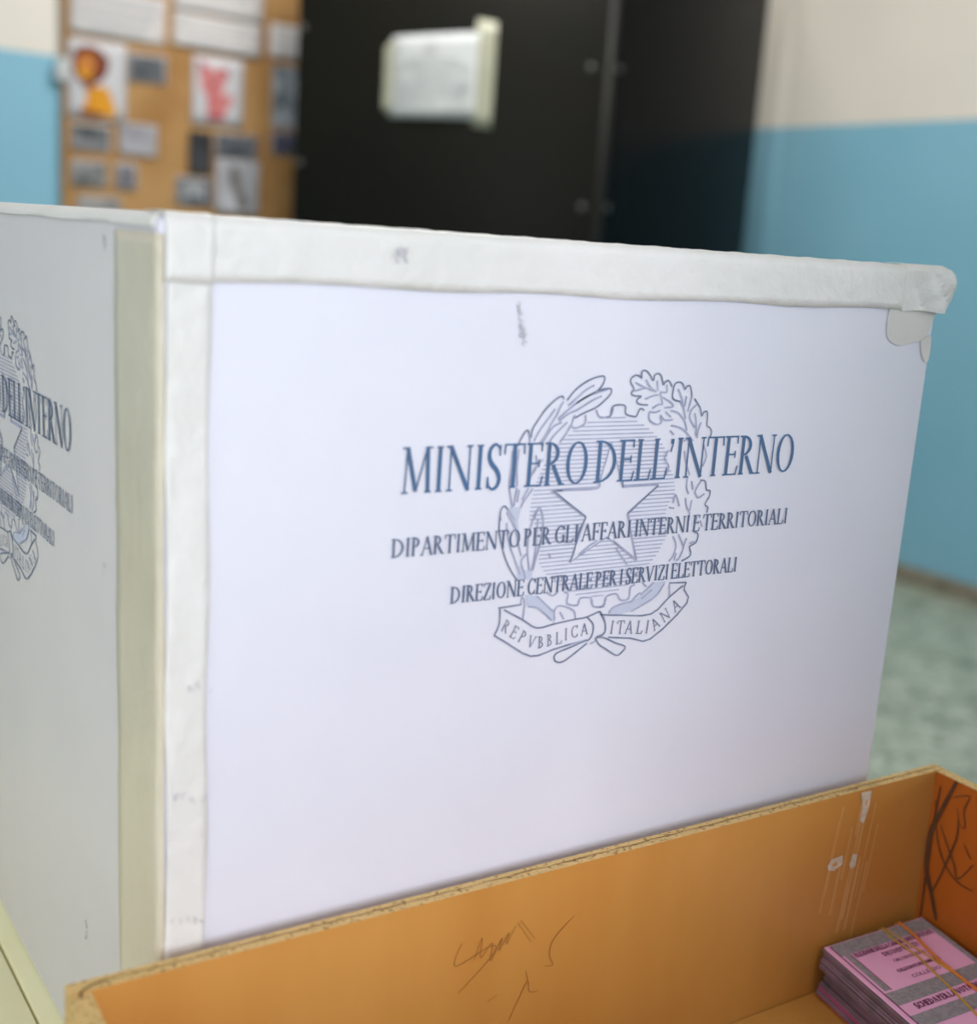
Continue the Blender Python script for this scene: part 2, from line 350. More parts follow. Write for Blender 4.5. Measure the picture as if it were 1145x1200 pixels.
EMB_LIGHT=[[(-18.7,83.6),(-23.6,81.3),(-29.0,77.3),(-33.7,73.7)],[(-16.2,81.0),(-21.4,78.7),(-27.5,75.7),(-33.5,71.7),(-39.3,67.2)],[(-10.0,81.5),(-17.7,79.7),(-23.3,77.7),(-28.7,74.7)],[(-13.6,78.2),(-18.6,76.4),(-23.5,73.9),(-28.4,71.4),(-33.3,69.7),(-38.6,66.2)],[(-36.7,75.8),(-38.6,72.8),(-40.2,69.3),(-42.9,65.2),(-45.0,61.2),(-48.8,55.7)],[(-41.4,72.3),(-44.4,68.3),(-47.8,64.3),(-50.0,61.3),(-52.6,56.8)],[(-33.5,65.6),(-37.6,62.1),(-41.0,59.1),(-44.4,54.6)],[(-36.7,65.6),(-41.5,63.7),(-44.8,59.7),(-48.1,54.7)],[(-31.4,64.0),(-33.6,59.9),(-37.0,55.9)],[(-29.4,69.1),(-30.6,65.0),(-30.4,63.2),(-27.5,62.6),(-22.6,64.8),(-22.7,69.0)],[(-16.1,71.4),(-13.8,67.8),(-6.9,68.2),(-5.7,72.3)],[(-55.7,60.5),(-54.5,54.3)],[(17.9,69.3),(18.7,65.6),(23.5,63.3),(26.8,64.3),(25.8,67.1)],[(13.8,86.4),(16.9,82.7),(21.4,80.0)],[(21.4,85.8),(22.4,80.5)],[(7.1,84.8),(14.3,82.1),(19.3,80.5)],[(14.3,76.3),(18.9,77.9),(23.0,78.6)],[(7.0,80.6),(14.3,82.1)],[(27.9,83.7),(28.4,79.9),(24.2,80.0)],[(19.7,71.5),(23.6,73.5),(26.4,73.5)],[(17.8,69.9),(22.0,69.5),(25.4,70.6)],[(24.3,79.4),(25.3,76.7),(26.4,73.5)],[(25.9,77.3),(31.9,74.5),(33.6,72.3),(28.0,71.9)],[(38.2,75.0),(40.8,71.7),(43.0,65.7)],[(36.0,81.5),(38.7,77.2),(40.8,71.7)],[(42.2,77.7),(41.5,72.2)],[(45.8,77.1),(44.9,73.3),(44.0,69.5)],[(50.0,73.2),(46.7,70.5),(45.9,66.2),(50.2,61.1)],[(49.1,68.8),(50.5,64.4),(51.5,56.7)],[(54.2,63.8),(52.6,59.4),(52.4,55.5)],[(32.5,70.2),(37.6,69.0),(42.5,64.6),(44.6,59.6)],[(33.4,62.6),(39.3,61.4),(43.9,59.1),(49.7,54.0)],[(25.7,68.1),(28.8,65.4),(34.5,65.6)],[(29.0,69.7),(32.9,66.9)],[(33.1,59.9),(36.2,57.6)],[(-64.5,52.4),(-64.7,44.8),(-65.1,34.7)],[(-60.9,53.3),(-61.4,44.7),(-60.5,35.0)],[(-50.9,49.9),(-49.7,44.2),(-53.0,39.2),(-53.8,35.2)],[(-46.3,47.7),(-51.4,42.8),(-55.1,35.7)],[(-65.1,34.7),(-63.7,29.5),(-62.4,24.8)],[(-60.5,34.4),(-61.3,29.4),(-61.5,25.3)],[(-59.2,33.4),(-59.9,27.2)],[(-51.2,33.5),(-53.4,30.5),(-56.2,27.0),(-57.2,24.5)],[(-53.7,34.1),(-56.9,28.1)],[(-65.0,23.9),(-62.3,20.7),(-60.3,18.1)],[(-48.6,18.3),(-47.6,21.9),(-46.6,23.9),(-45.2,22.3),(-43.8,18.0)],[(-39.8,32.1),(-28.3,31.6),(-11.3,31.6),(-10.3,34.7)],[(5.2,31.5),(14.8,31.9),(28.8,31.8)],[(54.8,26.6),(56.6,29.9),(58.5,32.1)],[(54.8,26.6),(57.5,23.1),(61.7,25.1)],[(48.6,34.8),(48.6,29.2),(50.5,25.7)],[(51.8,32.4),(53.2,27.8)],[(40.2,21.2),(41.0,25.6),(42.7,23.8),(44.8,19.2)],[(37.5,19.1),(41.3,18.3)],[(48.6,23.5),(49.9,18.9),(52.6,15.4)],[(53.2,22.2),(52.5,16.5)],[(43.1,53.9),(47.4,54.8),(50.2,50.3)],[(44.5,48.8),(46.9,41.5),(49.9,35.8)],[(57.2,52.3),(60.4,45.5),(58.2,40.0)],[(9.9,17.4),(11.0,13.6)],[(33.6,49.7),(31.3,45.4),(34.8,40.9),(33.2,36.6)],[(-65.5,22.6),(-62.1,17.8),(-59.2,12.9),(-57.4,6.5),(-55.0,0.1)],[(-65.1,17.4),(-64.0,11.2),(-61.5,4.2),(-59.3,-0.1),(-57.0,-5.0),(-54.8,-9.5)],[(-48.2,21.6),(-50.2,16.0),(-51.5,9.3),(-51.3,0.8),(-49.3,-7.8)],[(-44.5,21.4),(-43.3,16.1),(-43.5,10.8),(-44.7,3.5),(-46.1,-2.2),(-47.4,-8.0)],[(-46.6,17.8),(-46.7,12.1),(-46.6,4.2),(-47.0,-2.2),(-48.0,-7.9)],[(-52.0,0.9),(-54.8,-2.6),(-53.1,-7.5),(-51.5,-11.9)],[(-19.6,-2.2),(-14.7,1.2),(-8.4,4.6)],[(-38.7,0.1),(-37.1,-2.4)],[(1.5,3.9),(8.2,-0.5),(18.8,-8.0)],[(10.2,18.1),(13.5,6.9),(18.8,-8.0)],[(46.0,4.1),(48.8,-0.1),(50.7,-3.7),(48.5,-9.3),(46.4,-10.2)],[(52.3,1.4),(50.6,-3.1)],[(42.5,3.2),(45.3,-2.1),(43.9,-7.7),(41.3,-10.4)],[(52.6,15.6),(52.5,11.1)],[(58.1,13.0),(57.3,8.5)],[(60.7,10.5),(62.7,7.0)],[(57.8,-0.8),(54.9,-1.7)],[(45.9,-6.2),(44.9,-10.1)],[(4.0,-0.2),(12.7,-9.8)],[(-52.8,-24.8),(-53.1,-21.6),(-51.8,-21.7),(-50.6,-24.5)],[(-50.6,-24.5),(-50.9,-28.8),(-51.2,-32.5)],[(-20.1,-49.2),(-9.5,-48.2)],[(-43.6,-21.4),(-32.5,-30.7)],[(-48.3,-26.4),(-43.1,-27.4),(-37.6,-31.3),(-33.4,-35.0)],[(-31.4,-35.2),(-31.9,-30.2),(-28.9,-27.8),(-20.0,-31.2),(-18.2,-36.1)],[(-28.5,-31.1),(-25.5,-35.3)],[(-26.9,-20.9),(-24.2,-22.2),(-24.3,-27.2),(-17.6,-28.7),(-16.3,-25.2),(-9.2,-25.9),(-7.3,-30.3),(-1.2,-30.9),(0.8,-26.9)],[(-38.1,-19.8),(-34.0,-22.1),(-30.9,-20.5)],[(-7.2,-50.5),(-3.9,-49.4),(-3.5,-47.2)],[(-9.0,-26.3),(-7.2,-30.4),(-0.3,-31.1),(0.5,-26.1),(7.3,-25.1),(10.5,-28.8),(16.0,-28.5),(16.4,-22.6),(19.4,-21.2)],[(24.3,-20.5),(27.4,-23.1)],[(-2.8,-33.4),(0.3,-36.8),(1.8,-41.5),(1.9,-45.4),(-0.6,-48.0)],[(3.5,-35.2),(5.3,-32.8),(10.7,-31.1),(17.6,-30.4)],[(17.7,-30.7),(22.8,-26.3),(25.0,-26.8),(32.2,-21.2)],[(18.3,-35.8),(26.4,-32.7),(34.6,-28.9),(39.6,-22.5)],[(24.6,-29.6),(31.3,-25.1)],[(43.3,-22.8),(44.3,-30.4)]]
EMB_FILL=[[(-50.7,-20.2),(-43.6,-21.4),(-32.5,-30.7),(-31.2,-36.9),(-33.4,-35.0),(-37.6,-31.3),(-43.1,-27.4),(-48.3,-26.4)],[(3.6,-35.4),(5.3,-32.8),(10.7,-31.1),(17.6,-30.4),(18.3,-35.8),(11.4,-36.8)],[(17.7,-30.7),(24.4,-27.9),(32.2,-21.2),(41.0,-21.4),(34.6,-28.9),(25.1,-33.7),(18.3,-35.8)],[(-62.5,22.4),(-59.4,22.3),(-57.3,11.7),(-58.4,10.8)],[(-55.9,-11.5),(-57.1,-4.0),(-51.8,-7.6),(-47.4,-8.0),(-47.7,-12.2)],[(-64.2,24.9),(-57.2,24.5),(-58.4,18.0),(-60.3,18.1)]]
STAR=[(-4.9,54.9),(5.1,31.5),(28.7,31.5),(9.9,16.8),(18.5,-8.1),(-2.3,5.9),(-25.0,-5.7),(-17.1,16.8),(-39.7,31.6),(-11.1,31.7)]
LIM_L=[(-33.5,63.3),(-36.0,57.1),(-50.1,44.9),(-52.0,32.4),(-58.5,26.4),(-55.9,19.9),(-39.8,11.6),(-43.8,4.1),(-44.5,-4.5),(-40.8,-11.4)]
LIM_R=[(19.3,66.6),(30.1,61.9),(32.2,55.2),(33.9,41.7),(46.0,29.8),(37.1,21.1),(35.3,12.0),(42.7,-0.0),(41.8,-7.0),(33.1,-13.2)]
RIBBON=[('R',-60.9,-35.2,-29.7,6.2),('E',-55.6,-38.8,-28.9,6.3),('P',-50.4,-41.8,-28.1,6.3),('V',-44.7,-44.9,-17.4,6.1),('B',-38.8,-45.8,1.8,6.4),('B',-33.4,-45.4,3.6,6.4),('L',-27.9,-44.9,5.4,6.5),('I',-23.4,-43.5,3.5,6.5),('C',-18.1,-42.7,5.4,6.5),('A',-11.8,-42.1,5.4,6.5),('I',6.5,-43.1,-4.9,7.2),('T',12.2,-43.8,-3.3,7.3),('A',18.2,-44.4,-4.8,7.3),('L',25.4,-45.2,-4.6,7.3),('I',30.7,-45.5,-4.8,7.3),('A',36.0,-44.4,34.2,6.8),('N',42.5,-40.4,34.2,6.8),('A',49.4,-35.5,34.2,6.8)]
PENCIL=[[(0.1448,0.1098),(0.1418,0.0977),(0.1622,0.1033),(0.1641,0.0981),(0.1449,0.082)],[(0.1526,0.0975),(0.1567,0.1094),(0.1566,0.0983),(0.1631,0.1049),(0.1629,0.0947),(0.1691,0.1061),(0.1676,0.0991),(0.1731,0.1079),(0.1719,0.1016),(0.1769,0.1106)],[(0.1779,0.1122),(0.1874,0.0991)],[(0.1798,0.1131),(0.1898,0.1003)],[(0.1975,0.0823),(0.2029,0.0818),(0.2001,0.0883),(0.2016,0.0957),(0.2085,0.1025),(0.2146,0.1067)],[(0.1627,0.0721),(0.1687,0.0741)],[(0.1773,0.0572),(0.1818,0.0665),(0.1873,0.0765),(0.1889,0.0702),(0.1944,0.069)],[(0.1856,0.0827),(0.1881,0.0753)]]
PEN=[[(-0.0359,0.1361),(-0.0269,0.1096),(-0.0229,0.097),(-0.0225,0.0828),(-0.0238,0.0684),(-0.0297,0.0563),(-0.0364,0.0403)],[(-0.0414,0.113),(-0.0423,0.1017),(-0.0392,0.0876),(-0.0345,0.0706),(-0.0294,0.055)],[(-0.0289,0.1036),(-0.0348,0.0945),(-0.0433,0.0826),(-0.0479,0.075),(-0.0571,0.0891)],[(-0.0223,0.1175),(-0.0265,0.0986),(-0.0321,0.0853),(-0.0413,0.0758),(-0.0505,0.0723),(-0.0599,0.0725)],[(-0.0351,0.1248),(-0.0468,0.1306),(-0.0444,0.1201),(-0.0472,0.1097),(-0.043,0.1098)],[(-0.0479,0.0994),(-0.0532,0.0931),(-0.0555,0.0922)],[(-0.0392,0.1197),(-0.0422,0.1113)]]
RES=[[(0.4312,0.135),(0.4407,0.1347),(0.4402,0.1239),(0.4372,0.1135),(0.4334,0.1157),(0.434,0.1251)],[(0.4088,0.0911),(0.4121,0.0948),(0.4217,0.0955),(0.4228,0.0894),(0.4154,0.0866),(0.4103,0.0878)],[(0.4308,0.0943),(0.4356,0.0931),(0.4351,0.0851),(0.4306,0.0844),(0.429,0.088)]]
LION={'mane': [(1.2093, 0.9927), (1.2149, 1.0204), (1.243, 1.0376), (1.2769, 1.0394), (1.3112, 1.0276), (1.3373, 0.9982), (1.3347, 0.9594), (1.3175, 0.9298), (1.2889, 0.9099), (1.2604, 0.8846), (1.2433, 0.9045), (1.2206, 0.9236), (1.2065, 0.9599)], 'face': [(1.2234, 0.9837), (1.2487, 1.0086), (1.2827, 1.0076), (1.3057, 0.9832), (1.3002, 0.9442), (1.2774, 0.9195), (1.249, 0.9079), (1.2206, 0.929), (1.215, 0.9555)], 'body': [(1.2547, 0.8894), (1.2889, 0.9016), (1.3351, 0.8988), (1.3469, 0.8724), (1.3587, 0.8459), (1.3649, 0.8019), (1.3241, 0.7976), (1.255, 0.8069), (1.2378, 0.8105), (1.2577, 0.8513)], 'paws': [(1.2322, 0.8154), (1.2607, 0.813), (1.2951, 0.8084), (1.3299, 0.801), (1.2952, 0.789), (1.2493, 0.7925), (1.2322, 0.7989)]}
PIG={'head': [(1.6835, 1.0453), (1.7025, 1.0335), (1.747, 1.0161), (1.7848, 1.0266), (1.8074, 1.0179), (1.7986, 0.9878), (1.7868, 0.9516), (1.7684, 0.9205), (1.7177, 0.9205), (1.695, 0.9524)], 'body': [(1.7178, 0.9148), (1.7747, 0.927), (1.8196, 0.9263), (1.8265, 0.9096), (1.8018, 0.8717), (1.7897, 0.8412), (1.7516, 0.8313), (1.7258, 0.8461), (1.7218, 0.8805)]}

# ------------------------------------------------------------------ the room
def structure(o): o['kind'] = 'structure'; return o
structure(box_obj('floor', XL-.15, XR+.15, YF-.15, YB+.15, ZF-.12, ZF, M['floor']))
structure(box_obj('ceiling', XL-.15, XR+.15, YF-.15, YB+.15, ZC, ZC+.12, M['ceiling']))
structure(box_obj('wall_back', XL-.12, XR+.12, YB, YB+.12, ZF, ZC, M['wall']))
def wall_with_holes(name, a0, a1, holes, along, x_=XL-.12):
    """wall along x (along='x', at YF) or along y (at XL) with rectangular openings (a, b, z0, z1)"""
    cells = []
    ed = sorted(set([a0, a1]+[h[0] for h in holes]+[h[1] for h in holes]))
    V = []; F = []
    for p, q in zip(ed[:-1], ed[1:]):
        hs = [h for h in holes if h[0] <= p+1e-6 and h[1] >= q-1e-6]
        zs = [(ZF, ZC)] if not hs else [(ZF, hs[0][2]), (hs[0][3], ZC)]
        for z0, z1 in zs:
            quad = [(p, YF-.12), (q, YF-.12), (q, YF), (p, YF)] if along == 'x' else [(x_, p), (x_+.12, p), (x_+.12, q), (x_, q)]
            v, f = hexa([(a, b, z0) for a, b in quad], [(a, b, z1) for a, b in quad])
            b0 = len(V); V += v; F += [tuple(i+b0 for i in ff) for ff in f]
    return structure(link_mesh(name, V, F, M['wall']))
wall_with_holes('wall_front', XL, XR, [(-.57, .27, .18, 1.92)], 'x')
wall_with_holes('wall_left', YF, YB, [(-1.32, .12, .23, 1.87)], 'y')
wall_with_holes('wall_right', YF, YB, [(-2.82, -.98, .23, 1.87)], 'y', XR)
def window(n, cx, cy, cz, w, h, along):
    V = []; F = []
    def add(u0, u1, z0, z1):
        quad = [(cx+u0, cy-.08), (cx+u1, cy-.08), (cx+u1, cy-.02), (cx+u0, cy-.02)] if along == 'x' else [(cx-.08, cy+u0), (cx-.02, cy+u0), (cx-.02, cy+u1), (cx-.08, cy+u1)]
        v, f = hexa([(a, b, cz+z0) for a, b in quad], [(a, b, cz+z1) for a, b in quad])
        b0 = len(V); V.extend(v); F.extend([tuple(i+b0 for i in ff) for ff in f])
    for a, b, c, d in ((-w/2, w/2, -h/2, -h/2+.05), (-w/2, w/2, h/2-.05, h/2), (-w/2, -w/2+.05, -h/2, h/2), (w/2-.05, w/2, -h/2, h/2), (-.03, .03, -h/2, h/2)):
        add(a, b, c, d)
    structure(link_mesh('window_%d' % n, V, F, M['ceiling']))
window(1, -0.15, YF, 1.05, .84, 1.74, 'x')
window(3, XR+.10, -1.9, 1.05, 1.84, 1.64, 'y')
window(2, XL, -0.6, 1.05, 1.44, 1.64, 'y')  # unseen window added for the fill light from the left
BLOCKER_X, BLOCKER_Y = 0.22, -0.95
structure(box_obj('wall_pier', BLOCKER_X, BLOCKER_X+.30, YF, BLOCKER_Y, ZF, ZC, M['wall']))  # unseen block added to shade the right part of the box front
SK = .068
for i_, (lx, ly) in enumerate(((1.9, 2.9), (-.9, 1.9))):     # made-up housings above the two added ceiling fill lights
    structure(box_obj('trim_%d' % (i_+1), lx-.63, lx+.63, ly-.63, ly+.63, ZC-.06, ZC, M['ceiling'], bevel=.004))
structure(box_obj('baseboard_right', XR-.012, XR, YF, YB, ZF, ZF+SK, M['skirting'], bevel=.002))
structure(box_obj('baseboard_back', XL, XR-.012, YB-.012, YB, ZF, ZF+SK, M['skirting'], bevel=.002))

# ------------------------------------------------------------------ the desks
def desk(x0, x1, y0, y1, label):
    cx, cy = (x0+x1)/2, (y0+y1)/2
    t = empty('school_desk', (cx, cy, ZF), label, 'desk')
    of = (cx, cy, ZF)
    box_obj('tabletop', x0, x1, y0, y1, -.022, 0, M['table'], t, bevel=.0015, off=of)
    for sx in (x0+.05, x1-.05):
        for sy in (y0+.05, y1-.05):
            tube('leg', [(sx, sy, ZF), (sx, sy, -.022)], .0125, M['steel'], t, off=of, n=12)
    for sy in (y0+.05, y1-.05):
        box_obj('rail', x0+.0625, x1-.0625, sy-.01, sy+.01, -.062, -.022, M['steel'], t, off=of)
    for sx in (x0+.05, x1-.05):
        box_obj('side_rail', sx-.01, sx+.01, y0+.0625, y1-.0625, -.062, -.022, M['steel'], t, off=of)
desk(-.0105, .60, -.40, .56, 'school desk with pale yellow top carrying the white ballot box')
desk(-.70, -.0117, -.40, .56, 'school desk with bare pale yellow top left of the ballot box')

# ------------------------------------------------------------------ the ballot box
BX0, BX1, BY1, BZ = -.007, .4645, .505, .4508
box = empty('ballot_box', (.23, .25, 0), 'large white cardboard ballot box with printed ministry emblem and taped edges', 'ballot box')
BO = Vector((.23, .25, 0))
v, f = hexa([(0, 0, 0.0005), (.4605, 0, 0.0005), (.4605, .505, 0.0005), (0, .505, 0.0005)],
            [(BX0, 0, BZ), (BX1, 0, BZ), (BX1+.003, BY1, BZ), (BX0, BY1, BZ)])
v = [Vector(p)-BO for p in v]
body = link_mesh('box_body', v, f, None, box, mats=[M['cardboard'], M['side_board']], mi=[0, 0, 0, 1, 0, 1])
bm = bmesh.new(); bm.from_mesh(body.data)
bmesh.ops.bevel(bm, geom=bm.edges[:], offset=.0045, segments=4, affect='EDGES', profile=.5)
for fc in bm.faces: fc.smooth = True
bm.to_mesh(body.data); bm.free(); body.data.set_sharp_from_angle(angle=math.radians(40))
# lid flaps with the slot
slot = box_obj('ballot_slot', .13, .33, .245, .257, BZ+.0002, BZ+.0012, M['ink_navy'], box, off=BO)
for y0, y1 in ((.012, .243), (.259, .493)):
    box_obj('lid_flap', .006, .45, y0, y1, BZ-.0004, BZ+.0010, M['cardboard'], box, off=BO)

def bx(z): return BX0*z/BZ                     # the left edge leans out a little towards the top
EPS = .0005
YC = .2525
def place_front(x, z, e=.0004): return Vector((x, -e, z))-BO
def place_left(x, z, e=.0004): return Vector((bx(z)-e, YC-(x-.231), z))-BO

def wrap_tape(name, prof, t0, t1, n, axis, m, wob=.0003, seed=0, th=.00035, label=None):
    """sheet following profile prof (2-D), extruded along axis from t0 to t1 with small wrinkles"""
    rnd = random.Random(seed)
    ph = [rnd.uniform(0, 6.3) for _ in range(8)]
    V = []; F = []; k = len(prof)
    for i in range(n+1):
        t = t0+(t1-t0)*i/n
        for j, (a, b, na, nb) in enumerate(prof):
            s = (math.sin(t*90+ph[0]+j*.9)+.6*math.sin(t*230+ph[1]-j*1.7)+.4*math.sin(t*470+ph[2]+j*2.9))
            d = wob*max(0, s)*.6
            e = 0
            if j in (0, k-1): e = .0006*math.sin(t*55+ph[3])
            if axis == 'z': p = (a+na*d+bx(t)+e*(1 if abs(nb) > .5 else 0), b+nb*d+e*(1 if abs(na) > .5 else 0), t)
            else: p = (t, a+na*d, b+nb*d+e*(1 if abs(na) > .5 else 0))
            V.append(Vector(p)-BO)
    for i in range(n):
        for j in range(k-1):
            F.append((i*k+j, (i+1)*k+j, (i+1)*k+j+1, i*k+j+1))
    o = link_mesh(name, V, F, m, box, smooth=True)
    s = o.modifiers.new('s', 'SOLIDIFY'); s.thickness = th; s.offset = 0
    if label: o['label'] = label
    return o
def corner_prof(front, side, r=.0045, e=.0006, m=5, nf=6, ns=5):
    """xy profile round the near vertical edge: from x=front on the front face to y=side on the left face"""
    P = [(front+(r-front)*i/nf, -e, 0, -1) for i in range(nf)]
    for i in range(m+1):
        a = -PI/2-PI*.13*i/m
        P.append((r+(r+e)*math.cos(a), r+(r+e)*math.sin(a), math.cos(a), math.sin(a)))
    return P
wrap_tape('corner_tape', corner_prof(.0205, .0225, e=.0005), .03, .4462, 90, 'z', M['tape'], .0004, 3, label='white tape down the near vertical edge')
sideprof = [(.0045+.0053*math.cos(-PI/2-PI*(.17+.33*i/5)), .0045+.0053*math.sin(-PI/2-PI*(.17+.33*i/5)), math.cos(-PI/2-PI*(.17+.33*i/5)), math.sin(-PI/2-PI*(.17+.33*i/5))) for i in range(5)]+[(-.0008, .0050+(.0500)*i/8, -1, 0) for i in range(9)]
wrap_tape('side_tape', sideprof, .02, .4435, 80, 'z', M['old_tape'], .0003, 5, label='yellowed tape strip on the left face beside the corner')
def top_prof(zlow, ytop, r=.0045, e=.0008, m=5):
    P = [(-e, zlow+(BZ-r-zlow)*i/5, -1, 0) for i in range(5)]
    for i in range(m+1):
        a = PI-PI/2*i/m
        P.append((r+(r+e)*math.cos(a), BZ-r+(r+e)*math.sin(a), math.cos(a), math.sin(a)))
    P += [(r+(ytop-r)*i/4, BZ+e, 0, 1) for i in range(1, 5)]
    return P
wrap_tape('top_tape', top_prof(.4262, .03), .0135, .4605, 110, 'x', M['tape'], .0005, 8, label='white tape folded over the top front edge')
wrap_tape('top_corner_tape', top_prof(.4250, .024, e=.0012), -.0050, .0150, 10, 'x', M['tape'], .0004, 11)
def left_top():
    V = []; F = []; n = 90
    for i in range(n+1):
        y = .004+.498*i/n
        for k_ in range(8):
            a = PI-PI/2*max(0, min(1, (k_-1)/5))
            r, e = .0045, .0008
            x = BX0+r+(r+e)*math.cos(a); z = BZ-r+(r+e)*math.sin(a)
            if k_ == 0: z = BZ-r-.0002-.0003*math.sin(y*60)
            if k_ == 7: x += .02
            V.append(Vector((x, y, z))-BO)
    for i in range(n):
        for k_ in range(7): F.append((i*8+k_, (i+1)*8+k_, (i+1)*8+k_+1, i*8+k_+1))
    o = link_mesh('left_top_tape', V, F, M['tape'], box, smooth=True)
    s = o.modifiers.new('s', 'SOLIDIFY'); s.thickness = .0003; s.offset = 0
left_top()
# crumpled tape over the right-hand top corner
def crumple():
    rnd = random.Random(4)
    V = []; F = []; nu, nv = 22, 16
    for i in range(nu+1):
        u = i/nu                        # wraps from the front (u=0) round the edge to the right side (u=1)
        for j in range(nv+1):
            v_ = j/nv                   # from low on the face (0) up over the top (1)
            s = u*.060
            if s < .034: x, y, nx, ny = BX1-.0335+s, 0, 0, -1
            elif s < .046:
                a = (s-.034)/.012*PI/2; x = BX1+.0005+.0035*math.sin(a); y = .0035-.0035*math.cos(a); nx, ny = math.sin(a), -math.cos(a)
            else: x, y, nx, ny = BX1+.004, .0035+(s-.046), 1, 0
            low = .4255+.0010*math.sin(u*7)+.003*max(0, u-.45)
            h_ = v_*.040
            z = low+h_; ztop = BZ-.002
            if z > ztop:
                over = z-ztop
                x -= nx*over*.9; y -= ny*over*.9; z = ztop+min(over, .0025)
                if u < .5: y = max(y, over*.8)
            fd = min(1, u/.35)
            w = fd*(.0018*abs(math.sin(u*8.5+v_*4.2+.6))+.0006*abs(math.sin(v_*9-u*6+1)))
            bulge = .0036*math.exp(-((u-.62)/.16)**2)*math.exp(-((v_-.38)/.30)**2)
            d = .0011+.0004*fd+w+bulge
            V.append(Vector((x+nx*d, y+ny*d, z+(.0012 if v_ > .7 else 0)))-BO)
    for i in range(nu):
        for j in range(nv):
            a = i*(nv+1)+j; F.append((a, a+nv+1, a+nv+2, a+1))
    o = link_mesh('crumpled_tape', V, F, M['tape'], box, smooth=False)
    s = o.modifiers.new('s', 'SOLIDIFY'); s.thickness = .0003; s.offset = 0
    o['label'] = 'crumpled tape over the right top corner'
crumple()
def patch(name, pts, z_e, m, label=None, th=.0003):
    """small flat tape patch on the front face, outline pts (x, z)"""
    pts = smooth_line(pts+[pts[0]], 4)[:-1]
    n = len(pts)
    V = [Vector((x, -z_e, z))-BO for x, z in pts]+[Vector((x, -z_e-th, z))-BO for x, z in pts]
    F = [tuple(range(n))[::-1] if False else tuple(range(n)), tuple(range(n, 2*n))[::-1]]+[(i, (i+1) % n, (i+1) % n+n, i+n) for i in range(n)]
    o = link_mesh(name, V, F, m, box)
    bm = bmesh.new(); bm.from_mesh(o.data); bmesh.ops.recalc_face_normals(bm, faces=bm.faces[:]); bm.to_mesh(o.data); bm.free()
    if label: o['label'] = label
    return o
patch('tape_patch', [(.421, .427), (.4215, .412), (.431, .4062), (.444, .4075), (.4555, .4108), (.4600, .421), (.4600, .4272)], .0003, M['thin_tape'], 'torn yellowish tape scrap under the crumpled corner')
patch('tape_patch', [(.452, .4085), (.4605, .412), (.4615, .399), (.4585, .3965), (.4545, .401)], .0003, M['thin_tape'])

# printing: front face and left face carry the same print
def star_in(x, z):
    c = False; n = len(STAR)
    for i in range(n):
        (x1, y1), (x2, y2) = STAR[i], STAR[(i+1) % n]
        if (y1 > z) != (y2 > z) and x < (x2-x1)*(z-y1)/(y2-y1)+x1: c = not c
    return c
def lim(L_, z):
    L_ = sorted(L_, key=lambda p: p[1])
    if z <= L_[0][1]: return None
    for (xa, za), (xb, zb) in zip(L_[:-1], L_[1:]):
        if za <= z <= zb: return xa+(xb-xa)*(z-za)/(zb-za)
    return L_[-1][0] if z < L_[-1][1]+6 else None
def hatch_polys():
    P = []; z = -25.0
    cx, cz, R = -5.2, 21.4, 46.6
    while z < 69:
        if abs(z-cz) < R:
            hw = math.sqrt(R*R-(z-cz)**2)
            xa, xb = cx-hw, cx+hw
            l, r = lim(LIM_L, z), lim(LIM_R, z)
            if l is not None: xa = max(xa, l)
            if r is not None: xb = min(xb, r)
            x = xa; start = None
            while x < xb:
                inside = not star_in(x, z)
                if inside and start is None: start = x
                if (not inside or x+.6 >= xb) and start is not None:
                    if x-start > 1.2: P.append([(start, z-.28), (x, z-.28), (x, z+.28), (start, z+.28)])
                    start = None
                x += .6
        z += 2.05
    for k in range(16):                       # the teeth of the wheel that show
        a = 2*PI*(k+.5)/16
        if not (-2.2 < a-PI/2 < 2.2 or True): continue
        tx, tz = cx+51.0*math.cos(a), cz+51.0*math.sin(a)
        l, r = lim(LIM_L, tz), lim(LIM_R, tz)
        if abs(tx-cx) > 30: continue
    return P
EMB = lambda p: (.231+p[0]/1000, .300+p[1]/1000)
